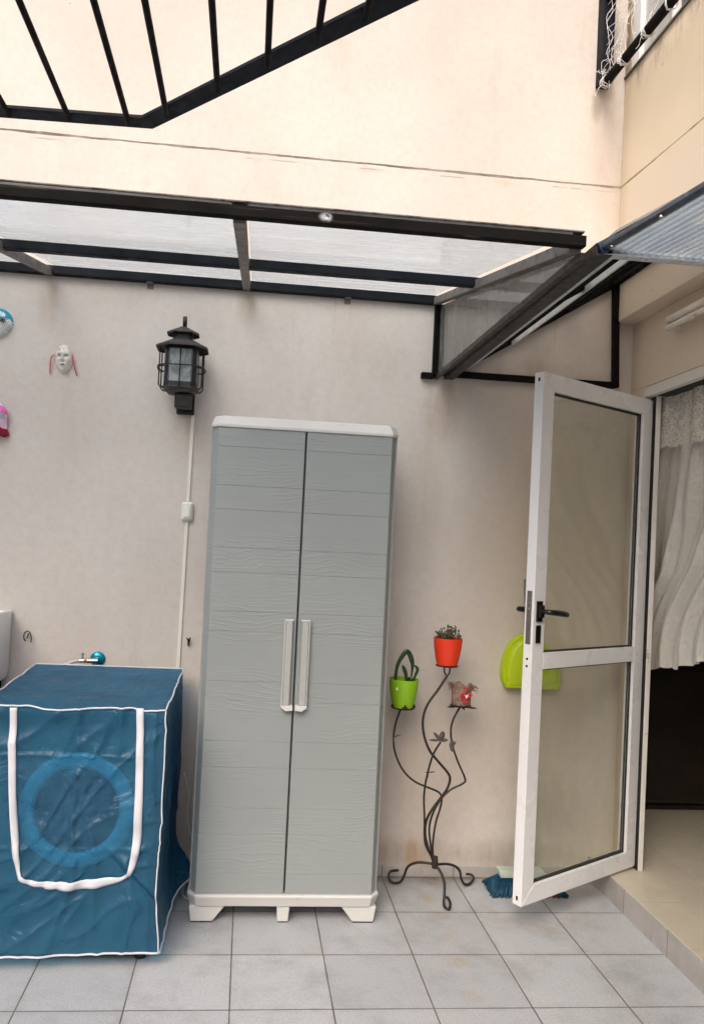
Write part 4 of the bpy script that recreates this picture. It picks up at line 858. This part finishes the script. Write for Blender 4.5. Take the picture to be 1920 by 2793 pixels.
tag(q.build('cable_trunking', M['cream_plastic'], bevel=.001), 'thin cream plastic cable trunking running down the wall from the lantern', 'cable trunking')
SWT = empty('light_switch', (-.4425, -.01, 1.475), 'cream plastic light switch on the trunking beside the cabinet', 'light switch')
q = MB(); q.box(-.4665, -.4185, -.022, -.0005, 1.436, 1.515); q.build('back_box', M['cream_plastic'], SWT, bevel=.012, segs=4)
q = MB(); q.box(-.4600, -.4260, -.027, -.0222, 1.444, 1.508); q.build('front_plate', M['white_plastic'], SWT, bevel=.004, segs=3)
q = MB(); q.prism([(-.4530, -.0272, 1.453), (-.4530, -.0335, 1.453), (-.4530, -.0290, 1.499), (-.4530, -.0272, 1.499)], (.020, 0, 0)); q.build('rocker', M['white_plastic'], SWT, bevel=.0012)

# ------------------------------------------------------------------ ceramic masks and pink cloth
def mask(name, cx, cz_, hw_, hh_, mats, paint, label, tilt=0):
    E_ = empty(name, (cx, 0, cz_), label, 'mask', 'ceramic masks on the wall')
    def fn(uu, vv):
        g = uu * 2 * math.pi; rad = vv
        X = math.cos(g) * rad; Z = math.sin(g) * rad
        wid = hw_ * (1 - .20 * max(0, -Z) ** 1.5 + .03 * Z)
        if Z > 0: Z2 = Z * (1 - .10 * (1 - abs(X)) ** 0 * 0) 
        a, b = X, Z
        h = .030 * math.sqrt(max(0, 1 - rad ** 2.6)) + .0005
        nose = .010 * G(a, 0, .13) * sst(.42, -.05, b) * sst(-.30, -.16, b); eye = -.006 * (G(a, .40, .20) + G(a, -.40, .20)) * G(b, .14, .11)
        brow = .003 * G(b, .34, .09) * sst(1, .5, abs(a)); lip = .004 * G(a, 0, .22) * (G(b, -.42, .05) + G(b, -.54, .06)) - .003 * G(a, 0, .25) * G(b, -.48, .025); chin = .004 * G(a, 0, .25) * G(b, -.80, .14); chk = .003 * (G(a, .5, .22) + G(a, -.5, .22)) * G(b, -.2, .2)
        y = -(h + (nose + eye + brow + lip + chin + chk) * sst(1, .8, rad))
        x_ = a * wid; z_ = b * hh_
        return (cx + x_ * math.cos(tilt) - z_ * math.sin(tilt), y, cz_ + x_ * math.sin(tilt) + z_ * math.cos(tilt))
    def mf(uu, vv):
        g = uu * 2 * math.pi; return paint(math.cos(g) * vv, math.sin(g) * vv)
    MB().grid(fn, 120, 70, mf).build('face', mats, E_, smooth=True, merge=.00002, recalc=False)
    return E_
mm = [simple('ivory_glaze', (.70, .66, .61), .25, 0, .05, 20), simple('black_paint', (.015, .014, .014), .35), simple('grey_eye_shadow', (.30, .27, .24), .4), simple('rose_lip', (.36, .22, .17), .4)]
def p1(a, b):
    if abs(a) < .24 and -.53 < b < -.41: return 3
    for sx in (-1, 1):
        e = ((a - sx * .40) / .20) ** 2 + ((b - .13 - .02 * sx) / .055) ** 2
        if e < 1: return 2
        if e < 1.7 and b > .13: return 1
    if a < .45 and -.25 < b < .78 and (a < .1 or b > .3):
        k = nz(a * 7 + 3, b * 9, 2); k2 = nz(a * 14, b * 14 + 5, 7)
        if abs(k) < .085 and k2 > -.25 and a + .3 * b < .4: return 1
    if .30 < a < .60 and -.20 < b < -.02 and abs(nz(a * 12, b * 12, 1)) < .10: return 1
    return 0
mk = mask('wall_mask', -.967, 2.067, .036, .058, mm, p1, 'small ivory mask with black scrolls and red ribbons on the wall', .03)
for pts in ([(-1.001, -.010, 2.080), (-1.012, -.012, 2.074), (-1.017, -.012, 2.050), (-1.0175, -.008, 2.004)], [(-.932, -.012, 2.083), (-.928, -.014, 2.060), (-.920, -.012, 2.03), (-.911, -.008, 2.002)]):
    pp = catmull([Vector(p) for p in pts], 6); q = MB()
    for i in range(len(pp) - 1): q.bar(pp[i], pp[i + 1] + (pp[i + 1] - pp[i]) * .1, .0012, .0050, (1, 0, 0))
    q.build('ribbon', simple('crimson_ribbon', (.48, .05, .09), .5), mk)
mm2 = [simple('pearl_glaze', (.70, .72, .72), .2, 0, .05, 20), mm[1], simple('turquoise_glaze', (.015, .30, .50), .2, 0, .2, 40), simple('crimson_lip', (.42, .01, .04), .3), simple('pale_blue_glaze', (.35, .62, .70), .2)]
def p2(a, b):
    if abs(a) < .25 and -.56 < b < -.40: return 3
    ex, ez = a - .42, b - .06; r_ = math.hypot(ex * .9, ez); g = math.atan2(ez, ex)
    if r_ < .15 or (r_ < .15 + .22 * (.5 + .5 * math.cos(g * 13)) ** 2 and ex > -.22): return 1
    if a < -.2 and math.hypot(a + .42, b - .06) < .16: return 1
    if b > .55 + .3 * (1 - abs(a)) ** 2 - .9 * max(0, a - .45): return 2
    if a > .3 and b < .0 and abs(math.sin((r_) * 42)) < .22: return 1
    if b > .25 and a > .55: return 2
    if b > .1 and a > -.1 and a < .4: return 4
    return 0
mask('wall_mask', -1.233, 2.195, .060, .060, mm2, p2, 'white mask with turquoise forehead and black starburst eye, cut by the left edge')
pc = [simple('pink_cloth', (.78, .16, .50), .8, 0, .15, 20), simple('pale_pink_cloth', (.82, .55, .70), .8, 0, .1, 20), simple('grey_print_cloth', (.40, .44, .50), .8), simple('dark_red_cloth', (.30, .004, .03), .8), simple('white_cloth', (.8, .76, .78), .8)]
def pk(uu, vv):
    z = 1.885 - vv * .150; rt = -1.168 + .0 + (-.030 * (1 - sst(0, .32, vv))) + .012 * sst(.65, 1, vv) - .004 * sst(.3, .6, vv) - .02 * sst(.93, 1, vv); lf = -1.30
    x = lf + (rt - lf) * uu; z += -.02 * (uu - .5) * (1 - vv) + .03 * (1 - uu) * sst(.8, 1, vv)
    return (x, -.03 - .018 * math.sin(uu * 9 + vv * 2) - .02 * nz(uu * 4, vv * 4), z)
def pm_(uu, vv):
    s_ = vv + .10 * nz(uu * 5, vv * 3, 3) - .12 * (uu - 1)
    return 4 if s_ < .14 else 0 if s_ < .40 else (2 if uu < .93 and s_ < .52 else 1) if s_ < .76 else 3
tag(MB().grid(pk, 60, 60, pm_).build('hanging_cloth', pc, smooth=True, solid=.003), 'folded pink, grey and dark red cloth hanging at the left edge', 'cloth')

# ------------------------------------------------------------------ iron plant stand
PSN = empty('plant_stand', (.605, -.2, 0), 'curly wrought-iron plant stand holding three pots, right of the cabinet', 'plant stand')
for n_, r_ in (('leg_l', .0052), ('leg_r', .0052), ('leg_f', .0056)):
    pts = [Vector(p) for p in DATA[n_]]; mn = min(p.z for p in pts)
    pts = [Vector((p.x, p.y, max(p.z, .0058))) for p in pts]
    MB().tube(pts, r_, 10, 5).build('leg', M['wrought'], PSN, smooth=True)
for n_, r_ in (('stem_flower', .0040), ('stem_green', .0040), ('stem_red', .0050), ('stem_small', .0040)):
    pts = [Vector(p) for p in DATA[n_]]; q = MB(); q.tube(pts, r_, 10, 5)
    if n_ == 'stem_red':
        for k in ('fork_a', 'fork_b'): q.tube([Vector(p) for p in DATA[k]], .003, 8, 5)
    q.build('stem', M['wrought'], PSN, smooth=True)
q = MB(); q.lathe([(.012, 0), (.013, .02), (.011, .045)], (.605, -.2, .118), 14); q.build('collar', M['wrought'], PSN, smooth=True, auto=40)
def leaf(q, base, d, ln, wd, bend=.15, th=.0015):
    d = Vector(d).normalized(); sd_ = d.cross(Vector((0, 1, 0))); sd_ = sd_.normalized() if sd_.length > .1 else Vector((1, 0, 0)); nn = sd_.cross(d); N = 8; vs = []
    for k in range(N + 1):
        t_ = k / N; w_ = wd * math.sin(math.pi * min(1, t_ * .92 + .08)) ** .8 * (1 if t_ < 1 else 0.02); c = Vector(base) + d * ln * t_ + nn * bend * ln * math.sin(t_ * 2)
        vs += [c - sd_ * w_ / 2 + nn * w_ * .15, c, c + sd_ * w_ / 2 + nn * w_ * .15]
    q.add(vs, [(k * 3 + i, k * 3 + i + 1, k * 3 + i + 4, k * 3 + i + 3) for k in range(N) for i in range(2)])
bd = Vector(DATA['bird']); q = MB()
b0 = bd + Vector((-.003, 0, -.014))
for d_, ln, wd in (((-1, -.1, .02), .048, .010), ((-.75, -.2, .75), .046, .013), ((.10, -.5, 1), .042, .022), ((.9, -.1, .10), .028, .014), ((-.4, .5, .3), .03, .014)): leaf(q, b0, d_, ln, wd)
q.build('iron_flower', M['leafiron'], PSN, smooth=True, solid=.0015)
q = MB(); c = Vector(DATA['stem_small'][9]); leaf(q, c + Vector((.0, -.004, -.028)), (-.05, -.2, 1), .05, .020); leaf(q, c + Vector((.002, -.004, -.01)), (.5, -.2, 1), .026, .008); q.build('iron_leaf', M['leafiron'], PSN, smooth=True, solid=.0015)
q = MB(); t_ = Vector(DATA['twig_g']); leaf(q, t_, (1, -.2, .35), .030, .005); leaf(q, t_, (0, -.2, -1), .022, .007); q.build('iron_leaf', M['leafiron'], PSN, smooth=True, solid=.002)
q = MB(); t_ = Vector(DATA['twig_f']); leaf(q, t_, (1, -.2, .15), .028, .005); leaf(q, t_, (-1, -.2, .1), .012, .004); leaf(q, t_, (-.05, -.2, -1), .022, .006); q.build('iron_leaf', M['leafiron'], PSN, smooth=True, solid=.002)
def plate(c, r_, label=None):
    q = MB(); q.lathe([(r_ * .6, -.003), (r_, .0), (r_ + .002, .003), (r_ - .002, .0025), (r_ * .55, -.0005)], c, 24); return q.build('plate', M['wrought'], PSN, smooth=True, auto=40)
def pot(c, rb, rt, h, mat, n=40, rim=.003):
    q = MB(); q.lathe([(rb * .9, 0), (rb, .002), (rb + (rt - rb) * .45, h * .3), (rb + (rt - rb) * .80, h * .62), (rt, h * .97), (rt - .0005, h), (rt - rim, h), (rt - rim - .001, h * .86)], c, n, caps=True)
    return q
# red pot
c = Vector(DATA['pot_red']); PR = empty('flower_pot', c, 'orange-red plastic pot with small succulents on the highest plate', 'plant pot', 'pots on the plant stand')
plate(c + Vector((0, 0, -.0035)), .043)
pot(c, .040, .0575, .108, None).build('pot', M['red'], PR, smooth=True, auto=45)
q = MB(); q.lathe([(.001, .094), (.052, .092)], c, 30, caps=False); q.build('soil', M['soil'], PR, smooth=True)
random.seed(12); q = MB()
for k in range(30):
    a_ = random.uniform(0, 6.28); rr_ = random.uniform(.0, .046); b0 = c + Vector((rr_ * math.cos(a_), rr_ * math.sin(a_) * .8, .093)); hgt = random.uniform(.018, .056) * (1.15 if abs(b0.x - c.x - .012) < .02 else .9)
    tip = b0 + Vector((random.uniform(-.012, .014), random.uniform(-.01, .01), hgt)); q.tube([b0, b0.lerp(tip, .5) + Vector((.003, 0, 0)), tip], .0009, 5)
    for j in range(9):
        p = b0.lerp(tip, .35 + .65 * random.random()); leaf(q, p, (random.uniform(-1, 1), random.uniform(-1, 1), random.uniform(-.1, .9)), random.uniform(.007, .011), .0055)
q.build('succulent', M['succ'], PR, smooth=True, solid=.001)
# green pot
c = Vector(DATA['pot_green']) + Vector((.005, 0, .002)); PG = empty('flower_pot', c, 'lime green pot with arching dark strap leaves, nearest the cabinet', 'plant pot', 'pots on the plant stand')
plate(c + Vector((0, 0, -.0035)), .044)
q = MB()
for a_ in (200, 270, 330): g = math.radians(a_); q = MB(); leaf(q, c + Vector((.040 * math.cos(g), .042 * math.sin(g), -.004)), (math.cos(g) * .15, math.sin(g) * .15, 1), .024, .022, .05); q.build('iron_petal', M['wrought'], PSN, smooth=True, solid=.001)
pot(c, .040, .0585, .113, None).build('pot', M['green'], PG, smooth=True, auto=45)
q = MB(); q.lathe([(.001, .092), (.0535, .090)], c, 30, caps=False); q.build('soil', M['soil'], PG, smooth=True)
def strap(q, pts, wid, n=6):
    pp = catmull([Vector(p) for p in pts], n); N = len(pp)
    vs = []
    for i, p in enumerate(pp):
        t_ = (pp[min(i + 1, N - 1)] - pp[max(i - 1, 0)]).normalized(); sd_ = t_.cross(Vector((.25, 1, 0))).normalized(); w_ = wid * min(1, .55 + i / N, (N - i) / N * 3 + .1)
        vs += [p - sd_ * w_ / 2 + Vector((0, -.002, 0)), p, p + sd_ * w_ / 2 + Vector((0, -.002, 0))]
    q.add(vs, [(k * 3 + i, k * 3 + i + 1, k * 3 + i + 4, k * 3 + i + 3) for k in range(N - 1) for i in range(2)])
for key, w_ in (('leaf_big', .019), ('leaf_b', .015), ('leaf_c', .012)):
    q = MB(); strap(q, DATA[key], w_); q.build('leaf', M['plant'], PG, smooth=True, solid=.0018)
for dd_ in ((.3, -.3, .5), (-.2, -.5, .4), (.6, .2, .3), (.1, -.8, .3), (-.1, -.2, .8)):
    q = MB(); leaf(q, c + Vector((.022, -.005, .088)), dd_, .035, .018); q.build('leaf', M['plant'], PG, smooth=True, solid=.0015)
q = MB(); gq_ = math.radians(232); ctr = c + Vector((.0555 * math.cos(gq_) , .0555 * math.sin(gq_), .080))
for k in range(5): g = k * 1.2566; q.lathe([(.001, .0012), (.003, .0)], ctr + Vector((.0035 * math.cos(g), -.001, .0035 * math.sin(g))), 10, 'y')
q.build('sticker', M['white_plastic'], PG)
# burlap pot
c = Vector(DATA['pot_small']) + Vector((0, 0, .003)); PB = empty('flower_pot', c, 'small burlap-wrapped pot with a red and white flower trim', 'plant pot', 'pots on the plant stand')
burl = simple('coarse_burlap', (.27, .175, .14), .95, 0, .35, 60, 1, 400)
plate(c + Vector((0, 0, -.004)), .040)
q = MB(); q.lathe([(.034, 0), (.037, .004), (.038, .035), (.040, .060), (.045, .078), (.041, .078), (.037, .060), (.034, .045)], c, 36)
for i, p in enumerate(q.v):
    p = Vector(p); d_ = p - c; a_ = math.atan2(d_.y, d_.x); p.x += .003 * nz(p.x * 60, p.y * 60, p.z * 30); p.z += (.006 * math.sin(a_ * 5)) * (max(0, d_.z) / .07) ** 3; q.v[i] = tuple(p)
q.build('pot', burl, PB, smooth=True, auto=60)
random.seed(3)
for (dx, dz, n_, dirn) in ((-.034, .070, 34, (-1, .8)), (.036, .066, 26, (1, .0))):
    q = MB()
    for k in range(n_):
        b0 = c + Vector((dx + random.uniform(-.006, .008), random.uniform(-.02, .012), dz + random.uniform(-.008, .012))); e_ = b0 + Vector((dirn[0] * random.uniform(.006, .024), random.uniform(-.01, .01), dirn[1] * random.uniform(.0, .024) + random.uniform(-.012, .006)))
        q.tube([b0, b0.lerp(e_, .5) + Vector((0, 0, .005)), e_], .0011, 4)
    q.build('frayed_edge', burl, PB, smooth=True)
q = MB(); q2_ = MB(); random.seed(5)
for k in range(20):
    a_ = random.uniform(0, 6.28); r_ = random.uniform(.002, .016); b0 = c + Vector((.006 + r_ * math.cos(a_), -.043, .048 + 1.3 * r_ * math.sin(a_)))
    leaf(q, b0, (math.cos(a_), -.5, math.sin(a_)), .012, .009, .3)
for k in range(7):
    a_ = k * .9; leaf(q2_, c + Vector((.008, -.050, .044)), (math.cos(a_), -.4, math.sin(a_)), .010 if k % 2 else .006, .004, .2)
q.build('flower', simple('red_felt', (.50, .015, .03), .7), PB, smooth=True, solid=.0006); q2_.build('flower_centre', simple('pale_felt', (.75, .60, .60), .7), PB, solid=.0005)
for dx in (-.062, .0, .05): q = MB(); leaf(q, c + Vector((dx * .4, -.02, -.004)), (dx + .001, -.02, .004 if dx < 0 else -.001), .040, .008, .02); q.build('iron_petal', M['wrought'], PSN, smooth=True, solid=.0012)

# ------------------------------------------------------------------ dustpan and broom behind the door
DPN = empty('dustpan', (1.03, -.02, .80), 'yellow-green plastic dustpan hung on the wall behind the open door', 'dustpan')
out = catmull([Vector(p) for p in DATA['pan']], 4); cc = Vector((sum(p.x for p in out) / len(out), 0, .88))
def inset(k, y): return [(cc.x + (p.x - cc.x) * k, y, cc.z + (p.z - cc.z) * k) for p in out]
q = MB(); loft(q, [inset(1.0, -.002), inset(1.0, -.030), inset(.97, -.036), inset(.90, -.036), inset(.86, -.048), inset(.78, -.054), inset(.4, -.056)]); q.build('pan', M['lime'], DPN, smooth=True, auto=50)
q = MB(); q.box(.915, 1.145, -.050, -.0375, .806, .832); q.build('lip', M['lime'], DPN, bevel=.004)
q = MB(); q.tube([(1.04, -.02, 1.03), (1.035, -.018, 1.10), (1.03, -.012, 1.16)], .010, 12, 4); q.build('handle', M['lime'], DPN, smooth=True)
BR = empty('broom', (1.02, -.1, 0), 'broom with blue bristles and pale cap standing behind the open door', 'broom')
q = MB(); loft(q, [[(.897, -.135, .052), (1.085, -.135, .052), (1.085, -.085, .052), (.897, -.085, .052)], [(.893, -.137, .066), (1.089, -.137, .066), (1.089, -.083, .066), (.893, -.083, .066)], [(.890, -.137, .082), (1.074, -.137, .082), (1.074, -.083, .082), (.890, -.083, .082)]]); q.build('head', simple('pale_mint_plastic', (.52, .60, .52), .45, 0, .1, 15), BR, bevel=.004)
random.seed(9)
def bristles(x0, x1, f0, f1, n, mat, name):
    q = MB()
    for k in range(n):
        t_ = random.random(); s_ = random.random(); a_ = Vector((x0 + (x1 - x0) * t_, -.130 + .040 * s_, .052)); b_ = Vector((f0 + (f1 - f0) * t_ + random.uniform(-.003, .003), -.200 + .140 * s_ + random.uniform(-.003, .003), .001 + random.random() ** 2 * .010))
        mdp = a_.lerp(b_, .5) + Vector((random.uniform(-.002, .002), -.004, .004)); q.tube([a_, mdp, b_], [.0018, .0024], 5)
    return q.build(name, mat, BR, smooth=True)
bristles(.897, 1.03, .842, 1.05, 1000, simple('blue_bristles', (.004, .065, .13), .5, 0, .5, 90), 'bristles'); bristles(1.03, 1.055, 1.05, 1.115, 150, simple('dusty_red_bristles', (.30, .05, .06), .5, 0, .5, 90), 'bristles'); bristles(1.055, 1.085, 1.115, 1.165, 230, simple('teal_bristles', (.006, .075, .11), .4, 0, .5, 90), 'bristles')
q = MB(); q.tube([(1.03, -.105, .083), (1.012, -.06, .70), (.992, -.018, 1.262)], .0105, 14); q.build('handle', simple('brown_painted_stick', (.22, .18, .14), .5), BR, smooth=True, auto=40)
